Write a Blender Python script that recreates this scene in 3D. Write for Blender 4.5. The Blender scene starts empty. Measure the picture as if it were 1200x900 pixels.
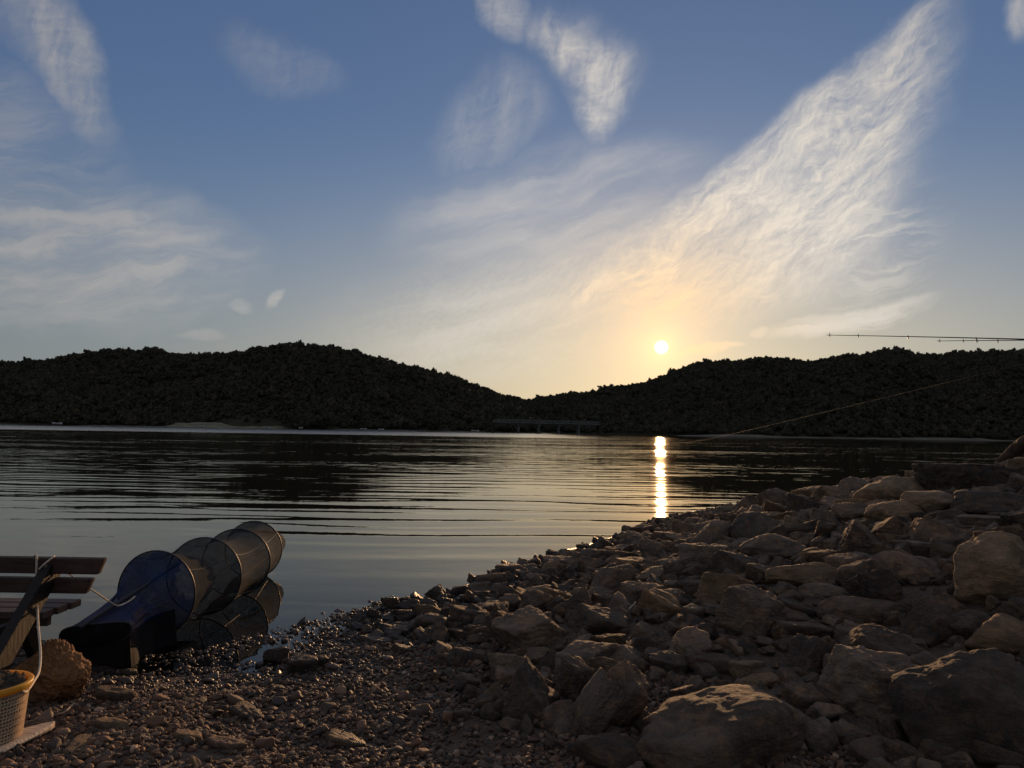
import bpy, bmesh, math, random
import numpy as np
from mathutils import Vector, Matrix, Quaternion

# ---------------------------------------------------------------- camera
F_PX, CX, CY = 840.0, 600.0, 450.0
EYE = np.array([0.0, 0.0, 1.5])
PITCH = math.atan(54.5 / F_PX)
ROLL = math.radians(0.9)
_f = Vector((0, math.cos(PITCH), math.sin(PITCH)))
_r = Vector((1, 0, 0)); _u = _r.cross(_f)
_q = Quaternion(_f, -ROLL)
_r = _q @ _r; _u = _q @ _u
CR, CU, CF = np.array(_r), np.array(_u), np.array(_f)

scene = bpy.context.scene
col = scene.collection
cam_data = bpy.data.cameras.new('camera')
cam_data.sensor_width = 36.0
cam_data.lens = 18.0 / (600.0 / F_PX)
cam_data.clip_end = 20000.0
cam_data.clip_start = 0.05
cam = bpy.data.objects.new('camera', cam_data)
col.objects.link(cam)
_m = Matrix((( _r.x, _u.x, -_f.x, 0), (_r.y, _u.y, -_f.y, 0), (_r.z, _u.z, -_f.z, 1.5), (0, 0, 0, 1)))
cam.matrix_world = _m
scene.camera = cam

def ray(px, py):
    return CF + (px - CX) / F_PX * CR - (py - CY) / F_PX * CU

def at(px, py, y):
    d = ray(px, py)
    return EYE + d * (y / d[1])

def azel(px, py):
    d = ray(px, py); d = d / np.linalg.norm(d)
    return math.degrees(math.atan2(d[0], d[1])), math.degrees(math.asin(d[2]))

# ---------------------------------------------------------------- sun, sky, exposure
SUN_AZ, SUN_EL = azel(775, 407)
sd = ray(775, 407); sd = sd / np.linalg.norm(sd)
sun_data = bpy.data.lights.new('sun', 'SUN')
sun_data.energy = 3.6
sun_data.angle = math.radians(0.55)
sun_data.color = (1.0, 0.57, 0.27)
sun = bpy.data.objects.new('sun', sun_data)
sun.rotation_euler = Vector(-sd).to_track_quat('-Z', 'Y').to_euler()
sun.location = (20, 60, 30)
col.objects.link(sun)

world = bpy.data.worlds.new('World')
scene.world = world
world.use_nodes = True
wt = world.node_tree
wt.nodes.clear()

class G:
    """tiny helper for building node graphs"""
    def __init__(s, tree): s.t = tree
    def n(s, kind, **kw):
        x = s.t.nodes.new(kind)
        for k, v in kw.items(): setattr(x, k, v)
        return x
    def put(s, sock, v):
        if isinstance(v, bpy.types.NodeSocket): s.t.links.new(v, sock)
        elif v is not None: sock.default_value = v
    def m(s, op, a, b=None, c=None, clamp=False):
        x = s.n('ShaderNodeMath', operation=op, use_clamp=clamp)
        for i, v in enumerate((a, b, c)):
            if v is not None: s.put(x.inputs[i], v)
        return x.outputs[0]
    def add(s, a, b): return s.m('ADD', a, b)
    def sub(s, a, b): return s.m('SUBTRACT', a, b)
    def mul(s, a, b): return s.m('MULTIPLY', a, b)
    def mx(s, a, b): return s.m('MAXIMUM', a, b)
    def ss(s, v, lo, hi, a=0.0, b=1.0):
        x = s.n('ShaderNodeMapRange', interpolation_type='SMOOTHSTEP')
        for i, w in enumerate((v, lo, hi, a, b)): s.put(x.inputs[i], w)
        return x.outputs[0]
    def lin(s, v, lo, hi, a=0.0, b=1.0):
        x = s.n('ShaderNodeMapRange')
        for i, w in enumerate((v, lo, hi, a, b)): s.put(x.inputs[i], w)
        return x.outputs[0]
    def xyz(s, a, b, c=0.0):
        x = s.n('ShaderNodeCombineXYZ')
        for i, w in enumerate((a, b, c)): s.put(x.inputs[i], w)
        return x.outputs[0]
    def noise(s, vec, scale, detail=4.0, rough=0.55, dist=0.0, lac=2.0, out=0, **kw):
        x = s.n('ShaderNodeTexNoise', **kw)
        s.put(x.inputs['Vector'], vec); s.put(x.inputs['Scale'], scale)
        s.put(x.inputs['Detail'], detail); s.put(x.inputs['Roughness'], rough)
        s.put(x.inputs['Distortion'], dist); s.put(x.inputs['Lacunarity'], lac)
        return x.outputs[out]
    def mix(s, f, a, b, blend='MIX'):
        x = s.n('ShaderNodeMix', data_type='RGBA', blend_type=blend)
        s.put(x.inputs[0], f)
        for i, w in ((6, a), (7, b)):
            if isinstance(w, (tuple, list)) and len(w) == 3: w = (*w, 1.0)
            s.put(x.inputs[i], w)
        return x.outputs[2]
    def vm(s, op, a, b=None, sc=None, out=0):
        x = s.n('ShaderNodeVectorMath', operation=op)
        s.put(x.inputs[0], a)
        if b is not None: s.put(x.inputs[1], b)
        if sc is not None: s.put(x.inputs['Scale'], sc)
        return x.outputs[out]
    def ramp(s, v, stops, interp='LINEAR'):
        x = s.n('ShaderNodeValToRGB')
        e = x.color_ramp.elements; x.color_ramp.interpolation = interp
        while len(e) > 1: e.remove(e[-1])
        e[0].position = stops[0][0]; e[0].color = (*stops[0][1], 1)
        for p, c in stops[1:]:
            k = e.new(p); k.color = (*c, 1)
        s.put(x.inputs[0], v)
        return x.outputs[0]

def build_world():
    g = G(wt)
    tc = g.n('ShaderNodeTexCoord')
    d = g.vm('NORMALIZE', tc.outputs['Generated'])
    sp = g.n('ShaderNodeSeparateXYZ'); g.put(sp.inputs[0], d)
    x, y, z = sp.outputs
    az = g.mul(g.m('ARCTAN2', x, y), 57.29578)
    el = g.mul(g.m('ARCSINE', z), 57.29578)
    sun_ang = g.mul(g.m('ARCCOSINE', g.m('MINIMUM', g.vm('DOT_PRODUCT', d, tuple(sd), out=1), 0.999999)), 57.29578)

    sky = g.n('ShaderNodeTexSky', sky_type='NISHITA')
    sky.sun_disc = False
    sky.sun_elevation = math.radians(SUN_EL)
    sky.sun_rotation = math.radians(SUN_AZ)
    sky.altitude = 200.0
    sky.air_density = 1.0
    sky.dust_density = 0.35
    sky.ozone_density = 2.6
    base = g.vm('SCALE', sky.outputs[0], sc=SKY_STRENGTH)
    # thin summer haze: it greys the low sky, warm round the sun
    hz = g.m('POWER', g.ss(el, 26.0, -2.0), 1.3)
    near = g.m('POWER', g.ss(sun_ang, 55.0, 0.0), 1.5)
    hazecol = g.mix(near, HAZE_FAR, HAZE_NEAR)
    base = g.mix(0.30, base, (0.125, 0.185, 0.41))
    base = g.mix(g.mul(hz, 0.84), base, hazecol)

    # ------------- cirrus, laid out on the sky in azimuth / elevation
    wob = g.noise(g.xyz(az, el, 3.0), 0.16, 3, 0.5, out=1)
    wob2 = g.noise(g.xyz(az, el, 9.0), 0.7, 4, 0.65, out=1)
    w = g.vm('ADD', g.vm('SCALE', g.vm('SUBTRACT', wob, (0.5, 0.5, 0.5)), sc=3.4),
             g.vm('SCALE', g.vm('SUBTRACT', wob2, (0.5, 0.5, 0.5)), sc=0.75))
    P = g.vm('ADD', g.xyz(az, el, 0.0), w)
    ps = g.n('ShaderNodeSeparateXYZ'); g.put(ps.inputs[0], P)
    A, E = ps.outputs[0], ps.outputs[1]

    def poly(pts, soft):
        q = [azel(*p) for p in pts]
        cxm = sum(p[0] for p in q) / len(q); cym = sum(p[1] for p in q) / len(q)
        res = None
        for i in range(len(q)):
            (x0, y0), (x1, y1) = q[i], q[(i + 1) % len(q)]
            nx, ny = y1 - y0, x0 - x1
            L = math.hypot(nx, ny); nx /= L; ny /= L
            if nx * (cxm - x0) + ny * (cym - y0) < 0: nx, ny = -nx, -ny
            s_ = soft[i] if isinstance(soft, (list, tuple)) else soft
            dist = g.add(g.add(g.mul(A, nx), g.mul(E, ny)), -(nx * x0 + ny * y0))
            k = g.ss(dist, -0.35 * s_, s_)
            res = k if res is None else g.mul(res, k)
        return res

    def blob(p, rx, ry, ang=0.0, pw=1.0):
        a0, e0 = azel(*p)
        c, s_ = math.cos(math.radians(ang)), math.sin(math.radians(ang))
        dx = g.add(A, -a0); dy = g.add(E, -e0)
        u = g.mul(g.add(g.mul(dx, c), g.mul(dy, s_)), 1 / rx)
        v = g.mul(g.add(g.mul(dx, -s_), g.mul(dy, c)), 1 / ry)
        r2 = g.add(g.mul(u, u), g.mul(v, v))
        return g.m('POWER', g.ss(r2, 1.0, 0.0), pw)

    def streak(ang, su, sv, seed, detail=5, rough=0.6, dist=0.6):
        c, s_ = math.cos(math.radians(ang)), math.sin(math.radians(ang))
        u = g.add(g.mul(A, c), g.mul(E, s_))
        v = g.add(g.mul(A, -s_), g.mul(E, c))
        return g.noise(g.xyz(g.mul(u, su), g.mul(v, sv), seed), 1.0, detail, rough, dist)

    # the big feathered sheet
    wing = poly([(600, 352), (740, 258), (900, 135), (1095, -20), (1170, 0), (1125, 160), (1085, 240), (1065, 335), (880, 388), (690, 412)],
                [3.0, 1.1, 1.1, 3.5, 6.0, 4.6, 3.0, 2.8, 3.4, 5.0])
    s1 = streak(37, 0.13, 0.85, 1.0, 6, 0.66, 0.35)
    s2 = streak(14, 0.34, 1.5, 5.0, 5, 0.65, 0.35)
    s9 = streak(8, 0.16, 1.1, 51.0, 5, 0.62, 0.3)
    fing = g.mul(poly([(840, 330), (900, 215), (1040, 180), (1098, 205), (1085, 340), (920, 378)], [4, 4, 4, 4.5, 4.5, 3]), g.ss(s9, 0.42, 0.66))
    s3 = streak(62, 0.8, 2.4, 7.0, 4, 0.6, 0.4)
    s7 = g.noise(g.xyz(A, E, 41.0), 0.28, 3, 0.5)
    s8 = streak(37, 1.6, 3.6, 17.0, 3, 0.6, 0.3)
    tex = g.add(g.add(g.add(g.mul(g.ss(s1, 0.26, 0.72), 0.50), g.mul(g.ss(s2, 0.30, 0.70), 0.24)), g.mul(g.ss(s3, 0.30, 0.70), 0.16)), g.mul(g.ss(s8, 0.3, 0.7), 0.14))
    tex = g.mul(tex, g.ss(s7, 0.25, 0.65, 0.62, 1.08))
    dens = g.mul(wing, g.add(0.14, g.mul(tex, 1.0)))
    dens = g.m('MAXIMUM', dens, g.mul(fing, 0.72))
    # long tail to the left and the veil under it
    s4 = streak(17, 0.085, 0.42, 11.0, 6, 0.60, 0.15)
    t4 = g.add(g.mul(g.ss(s4, 0.25, 0.75), 0.75), g.mul(g.ss(s8, 0.25, 0.75), 0.25))
    def put(mask, tx, amt):
        nonlocal dens
        dens = g.m('MAXIMUM', dens, g.mul(mask, g.mul(g.add(0.12, g.mul(tx, 0.88)), amt)))
    put(poly([(425, 350), (560, 300), (800, 255), (830, 300), (600, 330), (470, 352)], [1.6, 1.8, 3, 2.5, 2.0, 1.5]), g.add(0.25, g.mul(t4, 0.75)), 0.95)
    put(blob((650, 245), 16, 5.5, 12), g.ss(s4, 0.25, 0.85), 0.48)
    put(blob((640, 370), 22, 8.0, 12), t4, 0.60)
    put(blob((985, 373), 6.6, 1.2, 10), g.ss(s9, 0.25, 0.6), 0.72)
    put(blob((885, 390), 1.2, 0.6, 5), 0.9, 0.55)
    put(blob((830, 409), 3.2, 0.5, 6), 0.9, 0.8)
    put(blob((757, 372), 3.5, 1.4, -15), s2, 0.9)
    # puff high in the middle and its tail
    s5 = streak(78, 0.22, 0.6, 21.0, 6, 0.64, 0.2)
    t5 = g.add(g.mul(g.ss(s5, 0.22, 0.78), 0.7), g.mul(g.ss(s2, 0.25, 0.75), 0.3))
    put(poly([(606, 40), (628, -6), (690, 6), (764, 58), (762, 104), (712, 150), (672, 120)], [3.0, 3.0, 3.0, 3.0, 3.0, 2.2, 2.4]), t5, 1.0)
    put(poly([(655, 95), (742, 100), (703, 185), (697, 185)], [2.0, 2.0, 1.6, 1.6]), t5, 0.95)
    put(blob((590, 8), 3.6, 2.6, -40), t5, 0.6)
    put(blob((575, 140), 6, 4.0, 30), t5, 0.30)
    put(blob((330, 75), 6, 2.6, -10), t5, 0.22)
    # left bank of thin cloud
    s6 = streak(12, 0.12, 0.55, 31.0, 6, 0.62, 0.35)
    t6 = g.ss(s6, 0.34, 0.68)
    put(blob((80, 300), 14.5, 6.2, 6), g.add(0.2, g.mul(t6, 0.8)), 0.70)
    put(blob((170, 290), 7.5, 3.0, 8), t6, 0.50)
    put(blob((20, 190), 9, 6.5, -30), t6, 0.36)
    put(blob((80, 62), 6.5, 2.6, -62), t5, 0.78)
    put(blob((40, 20), 6.0, 3.0, -50), t5, 0.45)
    put(blob((328, 352), 0.9, 0.6, 40, 1.5), s2, 0.7)
    put(blob((287, 358), 1.4, 0.5, 0, 1.5), s2, 0.5)
    put(blob((235, 391), 2.4, 0.5, 0, 1.5), s2, 0.4)
    put(blob((1200, 12), 2.2, 1.5, 60, 1.5), t5, 0.75)
    # cirrus goes on over the unseen dome, thickened to lighten and neutralise the fill
    deck = g.vm('DIVIDE', d, g.xyz(g.add(g.m('ABSOLUTE', z), 0.25), g.add(g.m('ABSOLUTE', z), 0.25), 1.0))
    dk = g.n('ShaderNodeSeparateXYZ'); g.put(dk.inputs[0], deck)
    gen = g.noise(g.xyz(g.mul(dk.outputs[0], 0.9), g.mul(dk.outputs[1], 2.2), 4.0), 1.2, 7, 0.62, 0.8)
    away = g.ss(g.m('ABSOLUTE', az), 37.0, 52.0)
    high = g.ss(el, 32.0, 44.0)
    outm = g.m('MAXIMUM', away, high)
    dens = g.m('MAXIMUM', dens, g.mul(g.mul(g.ss(gen, 0.36, 0.66), 0.85), g.mul(outm, g.ss(el, 1.0, 12.0))))
    dens = g.mul(dens, g.ss(el, 1.0, 6.0))
    lit = g.m('POWER', g.ss(sun_ang, 48.0, 4.0), 0.9)
    ccol = g.mix(lit, CLOUD_FAR, (0.84, 0.77, 0.67))
    ccol = g.mix(g.m('POWER', g.ss(sun_ang, 17.0, 1.0), 1.5), ccol, (1.0, 0.72, 0.42))
    c1 = g.mix(g.m('MINIMUM', dens, 0.96), base, ccol)
    # aureole and the disc itself
    au = g.add(g.mul(g.m('EXPONENT', g.mul(sun_ang, -1 / 2.1)), 0.75), g.mul(g.m('EXPONENT', g.mul(sun_ang, -1 / 7.0)), 0.12))
    c2 = g.vm('ADD', c1, g.vm('SCALE', (1.0, 0.46, 0.09), sc=au))
    disc = g.ss(sun_ang, 0.60, 0.42)
    c3 = g.vm('ADD', c2, g.vm('SCALE', (1.0, 0.82, 0.42), sc=g.mul(disc, 2.0)))
    bg = g.n('ShaderNodeBackground')
    g.put(bg.inputs[0], c3); bg.inputs[1].default_value = 1.0
    o = g.n('ShaderNodeOutputWorld')
    wt.links.new(bg.outputs[0], o.inputs[0])

SKY_STRENGTH = 0.082
HAZE_FAR = (0.235, 0.24, 0.232)
HAZE_NEAR = (0.74, 0.60, 0.375)
CLOUD_FAR = (0.43, 0.405, 0.375)
CLOUD_NEAR = (0.90, 0.72, 0.50)
build_world()
world.cycles.sampling_method = 'MANUAL'
world.cycles.sample_map_resolution = 1024

scene.view_settings.view_transform = 'Standard'
scene.view_settings.look = 'None'
scene.view_settings.exposure = 0.0
scene.view_settings.gamma = 1.0
scene.view_settings.use_curve_mapping = False
scene.render.engine = 'CYCLES'
scene.cycles.use_denoising = True
scene.cycles.denoiser = 'OPENIMAGEDENOISE'
scene.cycles.denoising_input_passes = 'RGB_ALBEDO_NORMAL'
scene.cycles.use_adaptive_sampling = True
scene.cycles.adaptive_threshold = 0.02
scene.cycles.max_bounces = 6
scene.cycles.transparent_max_bounces = 24
scene.cycles.sample_clamp_indirect = 4.0
scene.cycles.caustics_reflective = False
scene.cycles.caustics_refractive = False

# ---------------------------------------------------------------- helpers
def hash3(ix, iy, iz, seed):
    h = (ix.astype(np.int64) * 374761393 + iy.astype(np.int64) * 668265263 + iz.astype(np.int64) * 2147483647 + seed * 974634541) & 0xFFFFFFFF
    h = ((h ^ (h >> 13)) * 1274126177) & 0xFFFFFFFF
    h = ((h ^ (h >> 16)) * 2246822519) & 0xFFFFFFFF
    return ((h ^ (h >> 15)) & 0xFFFFFF) / float(0xFFFFFF)

def vnoise(P, seed=0):
    P = np.asarray(P, float)
    i = np.floor(P); f = P - i
    f = f * f * f * (f * (f * 6 - 15) + 10)
    i = i.astype(np.int64)
    r = 0
    for dx in (0, 1):
        wx = f[:, 0] if dx else 1 - f[:, 0]
        for dy in (0, 1):
            wy = f[:, 1] if dy else 1 - f[:, 1]
            for dz in (0, 1):
                wz = f[:, 2] if dz else 1 - f[:, 2]
                r = r + wx * wy * wz * hash3(i[:, 0] + dx, i[:, 1] + dy, i[:, 2] + dz, seed)
    return r * 2 - 1

def fbm(P, octs=4, seed=0, gain=0.5, lac=2.03):
    P = np.asarray(P, float); a = 1.0; r = 0
    for k in range(octs):
        r = r + a * vnoise(P, seed + 17 * k); P = P * lac + 5.3; a *= gain
    return r

def fbm2(x, y, octs=4, seed=0, gain=0.5):
    sh = np.shape(x)
    P = np.stack([np.ravel(x), np.ravel(y), np.zeros(np.size(x))], 1)
    return fbm(P, octs, seed, gain).reshape(sh)

def new_obj(name, verts, faces, mat=None, parent=None, smooth=False):
    me = bpy.data.meshes.new(name)
    verts = np.asarray(verts, np.float32)
    if isinstance(faces, np.ndarray):
        n, k = faces.shape
        me.vertices.add(len(verts)); me.vertices.foreach_set('co', verts.ravel())
        me.loops.add(n * k); me.loops.foreach_set('vertex_index', faces.ravel().astype(np.int32))
        me.polygons.add(n)
        me.polygons.foreach_set('loop_start', np.arange(0, n * k, k, dtype=np.int32))
        me.polygons.foreach_set('loop_total', np.full(n, k, np.int32))
        me.update(calc_edges=True)
    else:
        me.from_pydata([tuple(map(float, v)) for v in verts], [], faces)
    if smooth: me.polygons.foreach_set('use_smooth', np.ones(len(me.polygons), bool))
    if mat: me.materials.append(mat)
    o = bpy.data.objects.new(name, me)
    col.objects.link(o)
    if parent is not None: o.parent = parent
    return o

def empty(name, loc=(0, 0, 0)):
    o = bpy.data.objects.new(name, None)
    o.empty_display_size = 0.1
    o.location = loc
    col.objects.link(o)
    return o

def tag(o, label=None, cat=None, group=None, kind=None):
    if label: o['label'] = label
    if cat: o['category'] = cat
    if group: o['group'] = group
    if kind: o['kind'] = kind
    return o

def mat_new(name):
    m = bpy.data.materials.new(name); m.use_nodes = True
    t = m.node_tree
    b = t.nodes['Principled BSDF']
    return m, G(t), b, t.nodes['Material Output']

def plain(name, colr, rough=0.7, spec=0.3, var=0.25, scale=6.0, bump=0.0, bscale=30.0, metal=0.0, stretch=(1, 1, 1)):
    m, g, b, o = mat_new(name)
    tc = g.n('ShaderNodeTexCoord')
    v = g.vm('MULTIPLY', tc.outputs['Object'], stretch)
    n = g.noise(v, scale, 5, 0.6)
    c = g.mix(g.ss(n, 0.3, 0.7), tuple(x * (1 - var) for x in colr), tuple(min(1, x * (1 + var)) for x in colr))
    g.put(b.inputs['Base Color'], c)
    b.inputs['Roughness'].default_value = rough
    b.inputs['Specular IOR Level'].default_value = spec
    b.inputs['Metallic'].default_value = metal
    if bump:
        bn = g.n('ShaderNodeBump'); bn.inputs['Strength'].default_value = 0.8
        bn.inputs['Distance'].default_value = bump
        g.put(bn.inputs['Height'], g.noise(v, bscale, 5, 0.65))
        g.put(b.inputs['Normal'], bn.outputs[0])
    return m

def tube(path, rad, sides=8, cap=True):
    path = [np.asarray(p, float) for p in path]
    if not hasattr(rad, '__len__'): rad = [rad] * len(path)
    V, Fc = [], []
    prev = None
    for i, p in enumerate(path):
        a = path[max(0, i - 1)]; b = path[min(len(path) - 1, i + 1)]
        t = b - a; t = t / (np.linalg.norm(t) + 1e-12)
        ref = np.array([0, 0, 1.0]) if abs(t[2]) < 0.95 else np.array([1.0, 0, 0])
        if prev is None: u = np.cross(ref, t)
        else: u = prev - t * np.dot(prev, t)
        u /= np.linalg.norm(u) + 1e-12; prev = u
        w = np.cross(t, u)
        for k in range(sides):
            an = 2 * math.pi * k / sides
            V.append(p + rad[i] * (math.cos(an) * u + math.sin(an) * w))
    n = len(path)
    for i in range(n - 1):
        for k in range(sides):
            k2 = (k + 1) % sides
            Fc.append((i * sides + k, i * sides + k2, (i + 1) * sides + k2, (i + 1) * sides + k))
    if cap:
        Fc.append(tuple(range(sides - 1, -1, -1)))
        Fc.append(tuple((n - 1) * sides + k for k in range(sides)))
    return V, Fc

def spline(pts, n=8):
    pts = [np.asarray(p, float) for p in pts]
    out = []
    for i in range(len(pts) - 1):
        p0 = pts[max(0, i - 1)]; p1 = pts[i]; p2 = pts[i + 1]; p3 = pts[min(len(pts) - 1, i + 2)]
        for k in range(n):
            t = k / n
            out.append(0.5 * (2 * p1 + (p2 - p0) * t + (2 * p0 - 5 * p1 + 4 * p2 - p3) * t * t + (3 * p1 - p0 - 3 * p2 + p3) * t ** 3))
    out.append(pts[-1])
    return out

def box_mesh(c, half, axes=None, bev=0.0, jitter=0.0, seed=0):
    """a bevelled plank / block in world axes or in a given frame"""
    bm = bmesh.new()
    bmesh.ops.create_cube(bm, size=2.0)
    for v in bm.verts:
        v.co = Vector((v.co.x * half[0], v.co.y * half[1], v.co.z * half[2]))
    if bev:
        bmesh.ops.bevel(bm, geom=bm.edges[:], offset=bev, segments=2, profile=0.6, affect='EDGES')
    A = np.array(axes if axes is not None else np.eye(3), float)
    V = [np.asarray(c) + v.co.x * A[0] + v.co.y * A[1] + v.co.z * A[2] for v in bm.verts]
    bm.verts.index_update()
    Fc = [tuple(v.index for v in f.verts) for f in bm.faces]
    bm.free()
    return V, Fc

_ico = {}
def ico(sub):
    if sub not in _ico:
        bm = bmesh.new()
        bmesh.ops.create_icosphere(bm, subdivisions=sub, radius=1.0)
        V = np.array([v.co[:] for v in bm.verts]); Fc = np.array([[v.index for v in f.verts] for f in bm.faces])
        bm.free(); _ico[sub] = (V, Fc)
    return _ico[sub]

# ---------------------------------------------------------------- shore terrain
AX_O = np.array([-1.3, 5.6]); AX_T = np.array([0.668, 0.744]); AX_D = np.array([0.744, -0.668])
def water_pt(px, py):
    d = ray(px, py); return EYE + d * (-EYE[2] / d[2])
_wl = [(-60, 741), (0, 745), (60, 756), (120, 769), (190, 768), (240, 762), (300, 746), (345, 733), (400, 722), (450, 707), (530, 690), (580, 667),
       (640, 651), (700, 635), (760, 612), (800, 603), (900, 595), (980, 588)]
_td = []
for p in _wl:
    q = water_pt(*p)[:2] - AX_O
    _td.append((float(q @ AX_T), float(q @ AX_D)))
_td.sort()
TS = np.array([-60.0] + [a for a, b in _td] + [_td[-1][0] + 30, 4000.0])
DS = np.array([_td[0][1] - 1.0 * (_td[0][0] + 60)] + [b for a, b in _td] + [_td[-1][1] + 0.5, _td[-1][1] + 0.5])

def shore_td(x, y):
    rx, ry = x - AX_O[0], y - AX_O[1]
    t = rx * AX_T[0] + ry * AX_T[1]; d = rx * AX_D[0] + ry * AX_D[1]
    return t, d - np.interp(t, TS, DS)

def height(x, y):
    x = np.asarray(x, float); y = np.asarray(y, float)
    t, d = shore_td(x, y)
    slope = 0.05 + 0.168 * np.clip(t / 4.6, 0, 1)
    up = slope * d * (0.52 + 0.42 * np.clip(d / 2.8, 0, 1.0))
    cap = 2.3
    up = np.where(up > 1.2, 1.2 + (cap - 1.2) * (1 - np.exp(-(up - 1.2) / (cap - 1.2))), up)
    dn = np.maximum(0.16 * d, -3.0)
    h = np.where(d > 0, up, dn)
    n = fbm2(x * 1.3, y * 1.3, 4, 3) * 0.028 * np.clip(np.abs(d) * 2 + 0.25, 0, 1)
    return h + n

def hit(px, py, lift=0.0):
    """where a sight line meets the shore"""
    d = ray(px, py)
    s = np.linspace(1.5, 40, 3000)
    P = EYE[None, :] + d[None, :] * s[:, None]
    h = height(P[:, 0], P[:, 1]) + lift
    k = np.argmax(P[:, 2] < h)
    return P[k]

def axis(lo, hi, fine, far):
    c = np.arange(lo, hi + 1e-6, fine)
    g_ = [fine]
    while sum(g_) < far: g_.append(g_[-1] * 1.16)
    g_ = np.cumsum(g_)
    return np.concatenate([lo - g_[::-1], c, hi + g_])

def grid_faces(nx, ny):
    i = np.arange(nx * ny).reshape(ny, nx)
    return np.stack([i[:-1, :-1].ravel(), i[:-1, 1:].ravel(), i[1:, 1:].ravel(), i[1:, :-1].ravel()], 1)

xs = axis(-4.5, 9.0, 0.055, 4000); ys = axis(1.2, 14.0, 0.055, 4000)
Xg, Yg = np.meshgrid(xs, ys)
Zg = height(Xg, Yg)

def ground_material():
    m, g, b, o = mat_new('gravel_ground')
    geo = g.n('ShaderNodeNewGeometry')
    p = geo.outputs['Position']
    n1 = g.noise(p, 2.2, 6, 0.65)
    n2 = g.noise(p, 38.0, 4, 0.7)
    vor = g.n('ShaderNodeTexVoronoi'); vor.inputs['Scale'].default_value = 55.0
    g.put(vor.inputs['Vector'], p)
    c = g.mix(g.ss(n1, 0.35, 0.65), (0.060, 0.036, 0.024), (0.105, 0.072, 0.050))
    c = g.mix(g.mul(g.ss(n2, 0.45, 0.7), 0.6), c, (0.15, 0.11, 0.085))
    g.put(b.inputs['Base Color'], c)
    # damp near the water line
    sp = g.n('ShaderNodeSeparateXYZ'); g.put(sp.inputs[0], p)
    wet = g.ss(g.add(sp.outputs[2], g.mul(g.sub(n1, 0.5), 0.06)), 0.055, 0.0)
    g.put(b.inputs['Roughness'], g.lin(wet, 0, 1, 0.85, 0.28))
    b.inputs['Specular IOR Level'].default_value = 0.35
    bn = g.n('ShaderNodeBump'); bn.inputs['Strength'].default_value = 1.0; bn.inputs['Distance'].default_value = 0.012
    g.put(bn.inputs['Height'], g.add(vor.outputs[0], n2))
    g.put(b.inputs['Normal'], bn.outputs[0])
    return m
MAT_GROUND = ground_material()
ground = new_obj('ground', np.stack([Xg.ravel(), Yg.ravel(), Zg.ravel()], 1), grid_faces(len(xs), len(ys)), MAT_GROUND, smooth=True)
tag(ground, 'brown gravel shore sloping down into the lake', kind='structure')

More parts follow.
